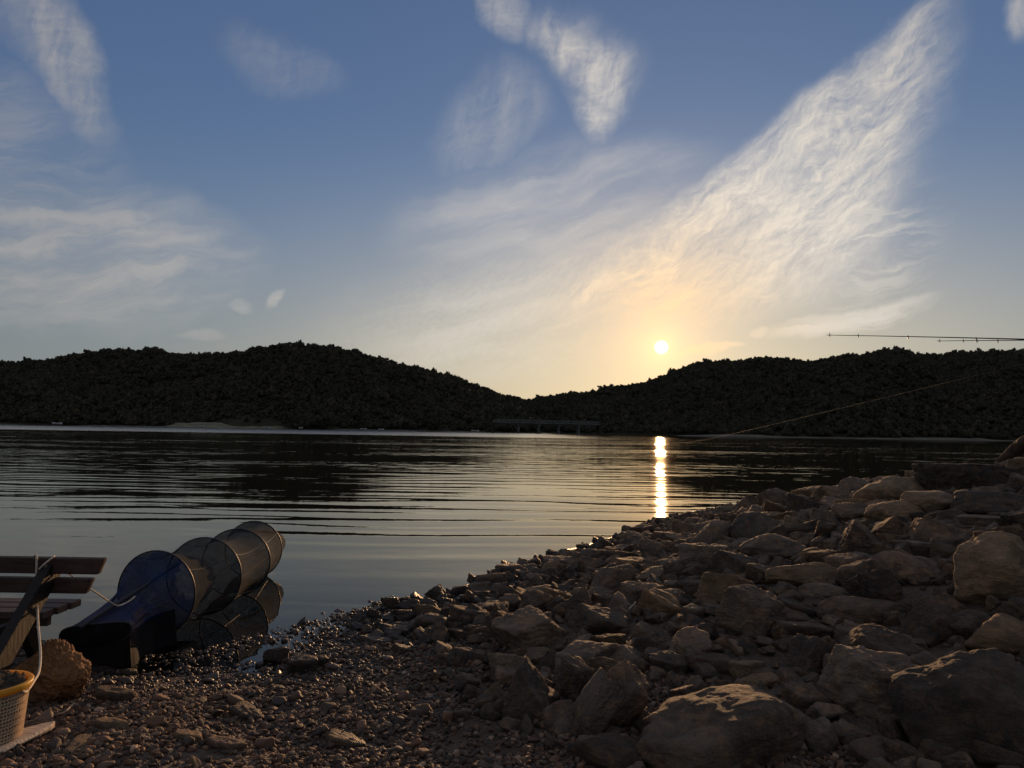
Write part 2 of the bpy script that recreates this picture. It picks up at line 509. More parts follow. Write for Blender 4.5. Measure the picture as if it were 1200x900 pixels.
# ---------------------------------------------------------------- lake
def water_material():
    m, g, b, o = mat_new('lake_water')
    g.t.nodes.remove(b)
    geo = g.n('ShaderNodeNewGeometry')
    sp = g.n('ShaderNodeSeparateXYZ'); g.put(sp.inputs[0], geo.outputs['Position'])
    x, y = sp.outputs[0], sp.outputs[1]
    r = g.m('SQRT', g.add(g.mul(x, x), g.mul(y, y)))
    # long low ripples running in from the lake, crests nearly along x
    def w_(kx, ky, seed, scale, detail=2.0, rough=0.5, dist=0.0):
        return g.noise(g.xyz(g.mul(x, kx), g.mul(y, ky), seed), scale, detail, rough, dist)
    warp = w_(0.05, 0.10, 2.0, 1.0, 3, 0.55)
    warp2 = w_(0.05, 0.06, 22.0, 2.2, 2, 0.5)
    ph = g.add(g.mul(y, 0.62 * 6.2832), g.mul(warp, 26.0))
    ph2 = g.add(g.add(g.mul(y, 1.05 * 6.2832), g.mul(x, 0.22)), g.mul(warp2, 22.0))
    near_ = g.ss(y, 7.0, 12.0, 0.10, 1.0)            # sheltered by the bank
    open_ = g.ss(y, 14.0, 50.0, 0.0, 1.0)
    lull = g.ss(w_(0.05, 0.09, 12.0, 1.0, 3, 0.6), 0.38, 0.62, 0.45, 1.25)
    def lop(p, k=0.72):                              # wave with a long front face towards the shore and a short back
        return g.m('SINE', g.sub(p, g.mul(g.m('SINE', p), k)))
    a = g.mul(lop(ph), 0.0052)
    c = g.mul(lop(ph2), 0.0026)
    # shorter broken waves of the open lake
    def chop(ky, kx, wn, amp, seed, nx, ny):
        q = g.add(g.add(g.mul(y, ky * 6.2832), g.mul(x, kx)), g.mul(w_(nx, ny, seed, 1.0, 3, 0.6), wn))
        return g.mul(lop(q, 0.78), amp)
    e = g.add(g.add(chop(0.75, 0.5, 24.0, 0.0046, 51.0, 0.22, 0.30), chop(1.25, -0.7, 22.0, 0.0024, 57.0, 0.35, 0.5)), chop(0.33, 0.2, 20.0, 0.0100, 63.0, 0.09, 0.12))
    gust = g.ss(w_(0.035, 0.12, 33.0, 1.0, 4, 0.6), 0.40, 0.66, 0.45, 1.5)
    fine = g.mul(g.sub(w_(0.6, 1.0, 18.0, 9.0, 2, 0.5), 0.5), 0.0006)
    h = g.mul(g.mul(g.add(a, c), g.mul(near_, g.ss(y, 17.0, 40.0, 1.0, 0.25))), lull)
    h = g.add(h, g.mul(g.mul(e, g.lin(open_, 0, 1, 0.10, 1.0)), gust))
    h = g.add(h, g.mul(fine, g.ss(y, 5.0, 9.0, 0.7, 1.2)))
    bn = g.n('ShaderNodeBump'); bn.inputs['Strength'].default_value = 1.0; bn.inputs['Distance'].default_value = 1.0
    g.put(bn.inputs['Height'], h)
    fr = g.n('ShaderNodeFresnel'); fr.inputs['IOR'].default_value = 1.333
    g.put(fr.inputs['Normal'], bn.outputs[0])
    gl = g.n('ShaderNodeBsdfGlossy'); gl.distribution = 'GGX'
    gl.inputs['Color'].default_value = (0.94, 0.90, 0.82, 1)
    ruffled = g.mul(g.ss(y, 140.0, 175.0, 0.0, 1.0), g.ss(x, 34.0, 6.0, 0.0, 1.0))
    g.put(gl.inputs['Roughness'], g.lin(ruffled, 0, 1, 0.025, 0.20))
    g.put(gl.inputs['Normal'], bn.outputs[0])
    tr = g.n('ShaderNodeBsdfTransparent'); tr.inputs[0].default_value = (0.40, 0.38, 0.31, 1)
    mx = g.n('ShaderNodeMixShader')
    g.put(mx.inputs[0], fr.outputs[0]); g.put(mx.inputs[1], tr.outputs[0]); g.put(mx.inputs[2], gl.outputs[0])
    g.t.links.new(mx.outputs[0], o.inputs['Surface'])
    return m
MAT_WATER = water_material()
wx = axis(-60, 60, 4.0, 4000); wy = axis(-20, 100, 4.0, 4000)
WX, WY = np.meshgrid(wx, wy)
water = new_obj('water', np.stack([WX.ravel(), WY.ravel(), np.zeros(WX.size)], 1), grid_faces(len(wx), len(wy)), MAT_WATER, smooth=True)
tag(water, 'calm lake with long low ripples reflecting the evening sky', kind='structure')

# ---------------------------------------------------------------- hills
def hill_material(name, c0, c1):
    m, g, b, o = mat_new(name)
    geo = g.n('ShaderNodeNewGeometry')
    n = g.noise(geo.outputs['Position'], 0.05, 6, 0.65)
    g.put(b.inputs['Base Color'], g.mix(g.ss(n, 0.35, 0.65), c0, c1))
    b.inputs['Roughness'].default_value = 0.95; b.inputs['Specular IOR Level'].default_value = 0.05
    return m
MAT_HILL = hill_material('forest_floor', (0.022, 0.024, 0.015), (0.05, 0.045, 0.028))
MAT_BANK = hill_material('pale_bank', (0.10, 0.09, 0.07), (0.17, 0.155, 0.12))

def crown_material():
    m, g, b, o = mat_new('foliage')
    oi = g.n('ShaderNodeObjectInfo')
    tc = g.n('ShaderNodeTexCoord')
    c = g.ramp(oi.outputs['Random'], [(0.0, (0.046, 0.044, 0.030)), (0.45, (0.056, 0.053, 0.035)), (0.8, (0.068, 0.061, 0.039)), (1.0, (0.082, 0.064, 0.038))])
    g.put(b.inputs['Base Color'], c)
    b.inputs['Roughness'].default_value = 0.85; b.inputs['Specular IOR Level'].default_value = 0.08
    return m
MAT_LEAF = crown_material()
MAT_BARK = plain('bark', (0.06, 0.05, 0.04), 0.9, 0.1, 0.3, 5.0)

def crown_mesh(seed, n=230, lobes=7):
    """ragged crown, radius about 1, base at z = 0: many small leaf sprays through a lumpy volume over a dark core"""
    r = np.random.default_rng(seed)
    cen = np.stack([r.normal(0, 0.36, lobes), r.normal(0, 0.36, lobes), r.uniform(0.75, 1.75, lobes)], 1)
    rad = r.uniform(0.34, 0.58, lobes)
    cen[0] = (0, 0, 1.15); rad[0] = 0.72
    k = r.integers(0, lobes, n)
    u = r.normal(size=(n, 3)); u /= np.linalg.norm(u, axis=1)[:, None]
    P = cen[k] + u * (rad[k] * r.uniform(0.72, 1.05, n))[:, None]
    V, Fc = [], []
    for i in range(n):
        a = r.normal(size=3); a /= np.linalg.norm(a)
        b_ = np.cross(a, r.normal(size=3)); b_ /= np.linalg.norm(b_)
        s = r.uniform(0.09, 0.21)
        j = len(V)
        V += [P[i] - a * s, P[i] + b_ * s * 0.8, P[i] + a * s, P[i] - b_ * s * 0.8]
        Fc.append((j, j + 1, j + 2, j + 3))
    sv, sf = ico(2)
    for q in range(lobes):
        j = len(V)
        V += [cen[q] + v * rad[q] * 0.74 * r.uniform(0.85, 1.1) for v in sv]
        Fc += [tuple(int(t) + j for t in f) for f in sf]
    tr = tube([(0, 0, -0.5), (0, 0, 0.4), (0.03, 0.02, 1.2)], [0.09, 0.07, 0.04], 5)
    j = len(V); V += tr[0]; Fc += [tuple(t + j for t in f) for f in tr[1]]
    me = bpy.data.meshes.new('crown_template')
    me.from_pydata([tuple(map(float, v)) for v in V], [], Fc)
    me.materials.append(MAT_LEAF)
    return me

def template_objects(meshes, name):
    return [bpy.data.objects.new(name, me) for me in meshes]   # not linked: only instanced

def scatter(name, P, scl, rot, idx, templates):
    """points that instance a few template meshes through geometry nodes"""
    me = bpy.data.meshes.new(name)
    n = len(P)
    me.vertices.add(n); me.vertices.foreach_set('co', np.asarray(P, np.float32).ravel())
    for nm, typ, arr, fld in (('scl', 'FLOAT_VECTOR', scl, 'vector'), ('rot', 'FLOAT_VECTOR', rot, 'vector'), ('idx', 'INT', idx, 'value')):
        a = me.attributes.new(nm, typ, 'POINT')
        a.data.foreach_set(fld, np.asarray(arr, np.int32 if typ == 'INT' else np.float32).ravel())
    o = bpy.data.objects.new(name, me); col.objects.link(o)
    t = bpy.data.node_groups.new(name + '_nodes', 'GeometryNodeTree')
    t.interface.new_socket('Geometry', in_out='INPUT', socket_type='NodeSocketGeometry')
    t.interface.new_socket('Geometry', in_out='OUTPUT', socket_type='NodeSocketGeometry')
    gi = t.nodes.new('NodeGroupInput'); go = t.nodes.new('NodeGroupOutput')
    jn = t.nodes.new('GeometryNodeJoinGeometry')
    for ob in templates:
        oi = t.nodes.new('GeometryNodeObjectInfo')
        oi.inputs['Object'].default_value = ob; oi.inputs['As Instance'].default_value = True
        t.links.new(oi.outputs['Geometry'], jn.inputs[0])
    ip = t.nodes.new('GeometryNodeInstanceOnPoints')
    ip.inputs['Pick Instance'].default_value = True
    def attr(nm, typ):
        a = t.nodes.new('GeometryNodeInputNamedAttribute'); a.data_type = typ
        a.inputs['Name'].default_value = nm
        return [s for s in a.outputs if s.enabled and s.name == 'Attribute'][0]
    t.links.new(gi.outputs[0], ip.inputs['Points'])
    t.links.new(jn.outputs[0], ip.inputs['Instance'])
    t.links.new(attr('idx', 'INT'), ip.inputs['Instance Index'])
    t.links.new(attr('rot', 'FLOAT_VECTOR'), ip.inputs['Rotation'])
    t.links.new(attr('scl', 'FLOAT_VECTOR'), ip.inputs['Scale'])
    t.links.new(ip.outputs[0], go.inputs[0])
    md = o.modifiers.new('scatter', 'NODES'); md.node_group = t
    return o

CROWNS = template_objects([crown_mesh(s) for s in range(6)], 'crown_template')

def ridge(pxs, Y, tree_h):
    xs_, zs_ = [], []
    for p in pxs:
        q = at(p[0], p[1], Y)
        xs_.append(q[0]); zs_.append(q[2] - tree_h)
    return np.array(xs_), np.array(zs_)

def make_hill(name, label, pxs, Yr, Ys, tree_r, seed, floor=-3.0, behind=500, spacing=None, forest_label=None, gap=None, shape=0.8, nrow=70, xstep=6.0, shore=None):
    """a wooded ridge: profile pxs at distance Yr falling to the shore at distance Ys"""
    rx, rz = ridge(pxs, Yr, tree_r * 3.0)
    X = np.arange(rx[0], rx[-1] + 0.1, xstep)
    Rz = np.maximum(np.interp(X, rx, rz), floor)
    n = nrow
    v = np.linspace(0, 1.6, n)          # 0 shore, 1 ridge, 1.6 far behind
    V = np.zeros((n, len(X), 3))
    ysh = Ys + fbm2(X / 60, X * 0, 3, seed + 5) * 9
    if shore is not None: ysh = shore(X)
    for k, q in enumerate(v):
        if q <= 1:
            f = 1 - (1 - q) ** (1 / shape * 1.25)
            f = f * f * (3 - 2 * f) * 0.35 + f * 0.65
            yy = ysh + (Yr - ysh) * q
        else:
            f = 1 - ((q - 1) / 0.6) ** 1.5 * 0.5
            yy = Yr + (q - 1) / 0.6 * behind
        zz = -1.2 + (Rz + 1.2) * f
        nz = fbm2(X / 55, np.full_like(X, (yy.mean() if hasattr(yy, 'mean') else yy) / 55), 4, seed) * 7.0
        zz = zz + nz * np.clip(q * 4, 0, 1) * np.clip(abs(1 - q) * 5, 0, 1) * np.clip(Rz / 30, 0.05, 1)
        V[k, :, 0] = X * (yy / Yr); V[k, :, 1] = yy; V[k, :, 2] = zz
    h = new_obj(name, V.reshape(-1, 3), grid_faces(len(X), n), MAT_HILL, smooth=True)
    tag(h, label, kind='structure')
    if spacing:
        r = np.random.default_rng(seed)
        kmax = int(np.argmax(v > 1.06))
        S = V[:kmax]
        area = (X[-1] - X[0]) * (Yr - Ys)
        N = int(area / spacing ** 2)
        fi = r.uniform(0.0, 1, N) ** 0.85 * (kmax - 1.001); fj = r.uniform(0, 1, N) * (len(X) - 1.001)
        fi = np.concatenate([fi, np.interp(r.uniform(0.96, 1.03, int(len(X) * xstep / spacing * 1.6)), v, np.arange(n))])
        fj = np.concatenate([fj, r.uniform(0, 1, len(fi) - N) * (len(X) - 1.001)])
        i0, j0 = fi.astype(int), fj.astype(int); a, b_ = (fi - i0)[:, None], (fj - j0)[:, None]
        j1 = np.minimum(j0 + 1, len(X) - 1); i1 = np.minimum(i0 + 1, kmax)
        P = (V[i0, j0] * (1 - a) + V[i1, j0] * a) * (1 - b_) + (V[i0, j1] * (1 - a) + V[i1, j1] * a) * b_
        ok = P[:, 2] > 0.5
        if gap is not None: ok &= ~gap(P)
        P = P[ok]
        m_ = len(P)
        s = tree_r * r.lognormal(0, 0.22, m_) * (0.9 + 0.25 * fbm2(P[:, 0] / 40, P[:, 1] / 40, 2, seed + 9))
        tall = r.uniform(0.8, 1.25, m_)
        scl = np.stack([s, s, s * tall], 1)
        rot = np.stack([r.normal(0, 0.08, m_), r.normal(0, 0.08, m_), r.uniform(0, 6.28, m_)], 1)
        P[:, 2] -= 0.25 * s
        fo = scatter('forest', P, scl, rot, r.integers(0, len(CROWNS), m_), CROWNS)
        tag(fo, forest_label, 'forest', kind='stuff')
    return h

L_SH, R_SH = 420.0, 400.0
def clearing(P):
    q = (P[:, 0] * 620 / np.maximum(P[:, 1], 1))
    px = 600 + F_PX * P[:, 0] / P[:, 1]
    return (P[:, 1] < L_SH + 16 + 5 * np.sin(px / 17)) & (px > 225) & (px < 345)
make_hill('hill', 'wooded hill across the lake, left of the bridge',
          [(-420, 452), (-200, 448), (-60, 437), (0, 430), (40, 424), (100, 418), (180, 414), (260, 413), (300, 409), (340, 405), (375, 407), (400, 411), (440, 418), (470, 424),
           (500, 430), (530, 438), (560, 449), (580, 457), (598, 467), (612, 478), (625, 492), (634, 500), (640, 506)], 640, L_SH, 2.1, 11, spacing=2.9,
          forest_label='dense dark wood covering the hill left of the bridge', gap=clearing)
make_hill('hill', 'low far wooded rise closing the valley behind the bridge',
          [(480, 486), (540, 474), (580, 466), (602, 467), (622, 470), (640, 466), (660, 464), (672, 463), (690, 464), (710, 461), (750, 455), (800, 452), (860, 455)], 1300, 760, 2.8, 23, spacing=5.5,
          forest_label='distant wood closing the valley behind the bridge', xstep=10)
make_hill('hill', 'long dark wooded ridge right of the bridge beneath the sun',
          [(640, 506), (655, 490), (672, 470), (690, 463), (716, 457), (740, 450), (760, 445), (780, 440), (800, 435), (825, 428), (850, 424), (880, 423), (910, 424), (935, 426), (965, 432), (1000, 440), (1050, 450), (1150, 460)],
          900, 470, 2.3, 37, spacing=3.8, forest_label='dark wood on the long ridge beneath the sun', xstep=8)
make_hill('hill', 'broad wooded hill across the lake, below the fishing rods',
          [(800, 509), (830, 500), (860, 484), (890, 462), (915, 441), (935, 430), (960, 424), (985, 420), (1005, 417), (1025, 411), (1040, 408), (1058, 409), (1075, 414), (1100, 415), (1130, 412), (1160, 412),
           (1200, 411), (1260, 408), (1400, 395), (1600, 410)], 600, R_SH, 2.0, 53, spacing=2.8, forest_label='dense dark wood on the hill below the fishing rods', xstep=5)

def shore_strip(name, label, px0, px1, Y0, Y1, z1, seed, mat):
    n = 90
    V = []
    for k in range(n):
        px = px0 + (px1 - px0) * k / (n - 1)
        for j, f in enumerate((0, 0.3, 0.65, 1.0)):
            Y = Y0 + (Y1 - Y0) * f
            p = at(px, 500, Y)
            e = min(1, k / 8, (n - 1 - k) / 8)
            V.append((p[0], Y + 2.5 * fbm2(np.array([px / 30.0]), np.array([0.0]), 3, seed)[0], -0.4 + (z1 + 0.4) * f * (0.25 + 0.75 * e)))
    Fc = np.array([(k * 4 + j, (k + 1) * 4 + j, (k + 1) * 4 + j + 1, k * 4 + j + 1) for k in range(n - 1) for j in range(3)])
    return tag(new_obj(name, V, Fc, mat, smooth=True), label, kind='structure')
shore_strip('bank', 'pale stony strip along the far shore below the right hill', 790, 1500, R_SH - 14, R_SH + 8, 1.3, 5, MAT_BANK)
shore_strip('bank', 'pale grassy clearing on the far shore below the left hill', 190, 350, L_SH - 6, L_SH + 20, 3.6, 6, plain('dry_grass', (0.17, 0.16, 0.10), 0.9, 0.1, 0.3, 0.2))
shore_strip('bank', 'thin muddy strip along the far shore below the left hill', -400, 640, L_SH - 13, L_SH + 6, 0.8, 7, plain('mud', (0.10, 0.09, 0.07), 0.9, 0.1, 0.3, 0.2))

# trees one can tell apart on the far shore
def shore_tree(px, Y, h, wdt, seed, label):
    p = at(px, 500, Y)
    root = empty('tree', (p[0], Y, 0.6))
    r = np.random.default_rng(seed)
    tr = tube([(0, 0, -0.6), (0.05 * h, 0, 0.25 * h), (0.02 * h, 0.03 * h, 0.6 * h)], [0.035 * h, 0.028 * h, 0.012 * h], 7)
    for k in range(4):
        a = r.uniform(0, 6.28)
        b_ = tube([(0.04 * h, 0, 0.25 * h + 0.04 * h * k), (0.04 * h + 0.2 * wdt * math.cos(a), 0.2 * wdt * math.sin(a), 0.45 * h + 0.05 * h * k)], [0.015 * h, 0.006 * h], 5)
        j = len(tr[0]); tr = (tr[0] + b_[0], tr[1] + [tuple(t + j for t in f) for f in b_[1]])
    new_obj('trunk', tr[0], tr[1], MAT_BARK, root)
    n = 700
    lob = 9
    cen = np.stack([r.normal(0, 0.24 * wdt, lob), r.normal(0, 0.24 * wdt, lob), r.uniform(0.35 * h, 0.82 * h, lob)], 1)
    rad = r.uniform(0.16, 0.27, lob) * wdt
    k = r.integers(0, lob, n)
    u = r.normal(size=(n, 3)); u /= np.linalg.norm(u, axis=1)[:, None]
    P = cen[k] + u * (rad[k] * r.uniform(0.3, 1.1, n))[:, None]
    a = r.normal(size=(n, 3)); a /= np.linalg.norm(a, axis=1)[:, None]
    b_ = np.cross(a, r.normal(size=(n, 3))); b_ /= np.linalg.norm(b_, axis=1)[:, None]
    s = r.uniform(0.04, 0.08, n)[:, None] * wdt
    V = np.stack([P - a * s, P + b_ * s * 0.7, P + a * s, P - b_ * s * 0.7], 1).reshape(-1, 3)
    new_obj('crown', V, np.arange(4 * n).reshape(n, 4), MAT_LEAF, root)
    tag(root, label, 'tree', 'trees one by one along the far left shore')
shore_tree(333, L_SH - 2, 9.5, 10, 1, 'tall round tree at the end of the pale clearing on the far shore')
shore_tree(376, L_SH - 2, 7.5, 9, 2, 'low broad tree on the far shore, first right of the tall round one')
shore_tree(389, L_SH - 1, 6.5, 7, 3, 'low tree on the far shore, second right of the tall round one')
shore_tree(506, L_SH - 2, 8.0, 11, 4, 'broad pale green tree standing alone at the far water edge near the bridge')

# ---------------------------------------------------------------- bridge
MAT_CONC = plain('bridge_concrete', (0.11, 0.105, 0.097), 0.85, 0.2, 0.25, 0.4)
MAT_RAIL = plain('bridge_rail', (0.16, 0.155, 0.15), 0.6, 0.3, 0.2, 1.0)
YB = 413.0
bridge = empty('bridge', tuple(at(636, 507, YB)))
bo = np.array(bridge.location)
def rel(V, o_): return [np.asarray(v) - o_ for v in V]
a0, a1 = at(578, 493.5, YB - 4), at(702, 496.5, YB + 4)
dv = a1 - a0; L_ = np.linalg.norm(dv); dv /= L_
side = np.cross(dv, (0, 0, 1.0)); upv = np.array([0, 0, 1.0])
AXB = [dv, side, upv]
c0 = (a0 + a1) / 2
V, Fc = box_mesh(c0 - upv * 0.5, (L_ / 2, 3.0, 0.42), AXB, 0.05); new_obj('deck', rel(V, bo), Fc, MAT_CONC, bridge)
V, Fc = box_mesh(c0 - upv * 1.35, (L_ / 2 - 1, 1.8, 0.34), AXB, 0.05); new_obj('girder', rel(V, bo), Fc, MAT_CONC, bridge)
for sgn in (-1, 1):
    for zz in (0.55, 1.1):
        V, Fc = box_mesh(c0 + side * 2.8 * sgn + upv * zz, (L_ / 2, 0.06, 0.06), AXB); new_obj('railing', rel(V, bo), Fc, MAT_RAIL, bridge)
    for k in range(28):
        V, Fc = box_mesh(a0 + dv * (L_ * (k + 0.5) / 28) + side * 2.8 * sgn + upv * 0.6, (0.06, 0.06, 0.6), AXB); new_obj('railing_post', rel(V, bo), Fc, MAT_RAIL, bridge)
for px in (607, 630.5, 654, 677):
    f = (px - 578) / 124.0
    pc = a0 + dv * L_ * f
    hz_ = (pc[2] - 1.7 + 1.5) / 2
    V, Fc = box_mesh((pc[0], pc[1], pc[2] - 1.7 - hz_), (0.45, 2.2, hz_), AXB, 0.1); new_obj('pier', rel(V, bo), Fc, MAT_CONC, bridge)
    V, Fc = box_mesh((pc[0], pc[1], pc[2] - 1.9), (1.1, 2.7, 0.25), AXB, 0.05); new_obj('pier_cap', rel(V, bo), Fc, MAT_CONC, bridge)
for pc in (a0, a1):
    V, Fc = box_mesh((pc[0], pc[1], pc[2] / 2 - 0.8), (0.8, 3.2, pc[2] / 2 + 0.2), AXB, 0.1); new_obj('abutment', rel(V, bo), Fc, MAT_HILL, bridge)
tag(bridge, 'low concrete girder bridge on four piers at the far end of the lake', 'bridge')

# small boats drawn up on the far shore
MAT_BOAT = plain('boat_paint', (0.55, 0.54, 0.50), 0.5, 0.4, 0.12, 1.0)
MAT_BOATIN = plain('boat_inside', (0.16, 0.13, 0.10), 0.8, 0.2, 0.2, 2.0)
def boat(px, Y, L, z, ang, label):
    p = at(px, 500, Y)
    root = empty('boat', (p[0], Y, z)); root.rotation_euler = (0, 0, ang)
    st = np.linspace(-1, 1, 11); V = []; Fc = []
    for s in st:
        w = 0.19 * L * (1 - max(0, s) ** 2.2 * 0.97) * (1 - max(0, -s) ** 4 * 0.3)
        top = 0.17 * L * (1 + 0.35 * s * s)
        V += [(s * L / 2, -w, top), (s * L / 2, -w * 0.75, 0.05 * L), (s * L / 2, 0, 0), (s * L / 2, w * 0.75, 0.05 * L), (s * L / 2, w, top)]
    for i in range(10):
        for k in range(4): Fc.append((i * 5 + k, i * 5 + k + 1, (i + 1) * 5 + k + 1, (i + 1) * 5 + k))
    Fc.append((0, 1, 2, 3, 4))
    hull = new_obj('hull', V, Fc, MAT_BOAT, root)
    sm = hull.modifiers.new('solid', 'SOLIDIFY'); sm.thickness = 0.05
    for s in (-0.45, 0.15):
        V, Fc = box_mesh((s * L / 2, 0, 0.12 * L), (0.12, 0.17 * L, 0.02)); new_obj('thwart', V, Fc, MAT_BOATIN, root)
    tag(root, label, 'boat', 'small pale boats along the far left shore')
boat(67, L_SH - 12, 5.0, 1.0, 0.15, 'pale boat alone on the far shore, farthest from the bridge')
boat(236, L_SH - 10, 4.2, 0.8, -0.2, 'pale boat on the far shore beside the foot of the grassy clearing')
boat(313, L_SH - 10, 3.6, 0.9, 0.4, 'pale boat on the far shore just before the tall round tree')
boat(353, L_SH - 10, 3.2, 0.8, 1.2, 'small pale boat on the far shore just past the tall round tree')
boat(426, L_SH - 10, 3.6, 0.8, 0.2, 'small pale boat on the far shore midway between tall round tree and bridge')
boat(447, L_SH - 9, 3.4, 0.6, -0.4, 'small pale boat on the far shore, next toward the bridge from the midway one')
boat(557, L_SH - 9, 4.4, 0.6, 0.1, 'pale boat on the far shore nearest the bridge')

# ---------------------------------------------------------------- rocks
def rock_material(name='weathered_rock', dark=(0.056, 0.044, 0.034), mid=(0.145, 0.112, 0.085), warm=(0.31, 0.18, 0.09), wet=False):
    m, g, b, o = mat_new(name)
    oi = g.n('ShaderNodeObjectInfo')
    geo = g.n('ShaderNodeNewGeometry')
    p = geo.outputs['Position']
    off = g.vm('SCALE', g.xyz(oi.outputs['Random'], g.m('FRACT', g.mul(oi.outputs['Random'], 7.3)), 0.3), sc=31.0)
    q = g.vm('ADD', p, off)
    n1 = g.noise(q, 3.2, 6, 0.62, 0.4)
    n2 = g.noise(q, 14.0, 6, 0.7, 0.3)
    n3 = g.noise(g.vm('MULTIPLY', q, (4.0, 4.0, 16.0)), 2.6, 5, 0.65, 0.9)
    n4 = g.noise(q, 120.0, 3, 0.7)
    c = g.mix(g.ss(n1, 0.34, 0.66), dark, mid)
    c = g.mix(g.mul(g.ss(n2, 0.46, 0.68), 0.55), c, warm)
    c = g.mix(g.mul(g.ss(n3, 0.52, 0.66), 0.45), c, (0.17, 0.095, 0.07))
    c = g.mix(g.mul(g.ss(n4, 0.5, 0.75), 0.35), c, (0.34, 0.26, 0.18))
    tone = g.lin(oi.outputs['Random'], 0, 1, 0.5, 1.3)
    c = g.vm('SCALE', c, sc=tone)
    warmth = g.m('FRACT', g.mul(oi.outputs['Random'], 13.7))
    c = g.mix(g.mul(warmth, 0.5), c, g.mix(1.0, c, (1.25, 0.98, 0.72), 'MULTIPLY'))
    sp = g.n('ShaderNodeSeparateXYZ'); g.put(sp.inputs[0], p)
    damp = g.ss(g.add(sp.outputs[2], g.mul(g.sub(n2, 0.5), 0.10)), 0.17, 0.04)
    c = g.mix(g.mul(damp, 0.72), c, (0.022, 0.018, 0.015))
    g.put(b.inputs['Base Color'], c)
    g.put(b.inputs['Roughness'], g.lin(damp, 0, 1, 0.82, 0.42))
    b.inputs['Specular IOR Level'].default_value = 0.3
    bn = g.n('ShaderNodeBump'); bn.inputs['Strength'].default_value = 1.0; bn.inputs['Distance'].default_value = 0.035
    n5 = g.noise(q, 42.0, 5, 0.75)
    hgt = g.add(g.add(g.add(g.mul(n2, 0.9), g.mul(n3, 0.8)), g.mul(n4, 0.20)), g.mul(n5, 0.45))
    g.put(bn.inputs['Height'], hgt)
    g.put(b.inputs['Normal'], bn.outputs[0])
    return m
MAT_ROCK = rock_material()
MAT_TAN = rock_material('tan_rock', (0.095, 0.068, 0.043), (0.19, 0.135, 0.084), (0.33, 0.205, 0.105))
MAT_RUST = rock_material('rusty_lump', (0.16, 0.075, 0.03), (0.30, 0.15, 0.06), (0.36, 0.20, 0.08))

def rock_shape(seed, sub=5, kind='block', rough=1.0):
    """unit rock in [-0.5, 0.5]^3: planes cut from a ball, edges worn, layered and pitted"""
    r = np.random.default_rng(seed)
    U, Fc = ico(sub)
    if kind == 'round':
        N = r.normal(size=(14, 3)); D = r.uniform(0.80, 1.06, 14); p = 11
    elif kind == 'slab':
        N = np.concatenate([r.normal(size=(7, 3)) * (1, 1, 0.35), [[0.05, 0.08, 1], [0.1, -0.06, -1]]]); D = np.concatenate([r.uniform(0.8, 1.0, 7), [0.55, 0.55]]); p = 26
    elif kind == 'wedge':
        N = np.concatenate([[[0.75, -0.2, 0.62], [-0.9, 0.15, 0.3], [0, -1, 0.15], [0.1, 1, 0.2], [0, 0, -1]], r.normal(size=(4, 3))]); D = np.concatenate([[0.52, 0.66, 0.6, 0.7, 0.7], r.uniform(0.85, 1.0, 4)]); p = 30
    else:
        Q = np.array(Matrix.Rotation(r.uniform(-0.35, 0.35), 3, 'Y') @ Matrix.Rotation(r.uniform(-0.3, 0.3), 3, 'X') @ Matrix.Rotation(r.uniform(0, 1.5), 3, 'Z'))
        N = np.concatenate([np.concatenate([np.eye(3), -np.eye(3)]) @ Q.T + r.normal(0, 0.14, (6, 3)), r.normal(size=(5, 3))]); D = np.concatenate([r.uniform(0.62, 0.85, 6), r.uniform(0.80, 0.98, 5)]); p = r.uniform(11, 26)
    N = N / np.linalg.norm(N, axis=1)[:, None]
    dots = np.maximum(U @ N.T, 0) / D[None, :]
    rad = (dots ** p).sum(1) ** (-1 / p)
    P = U * np.minimum(rad, 1.4)[:, None]
    lay = r.normal(size=3); lay[2] += 2.0; lay /= np.linalg.norm(lay)
    s = P @ lay * r.uniform(5, 9) + fbm(P * 1.6, 3, seed) * 0.8
    fr = s - np.floor(s)
    step = np.clip((fr - 0.5) * 5, -1, 1) * 0.5
    amp = {'round': 0.25, 'slab': 1.0, 'wedge': 0.8}.get(kind, 1.0)
    disp = 0.07 * fbm(P * 1.7, 3, seed + 1) + amp * 0.018 * step + 0.036 * rough * fbm(P * 5.0, 4, seed + 2, 0.55) - 0.05 * amp * np.maximum(0, fbm(P * 3.0, 2, seed + 3) - 0.35)
    Pn = U
    if kind == 'round': disp = disp * 0.85
    P = P + Pn * (disp * rough)[:, None]
    lo, hi = P.min(0), P.max(0)
    return (P - (lo + hi) / 2) / (hi - lo), Fc

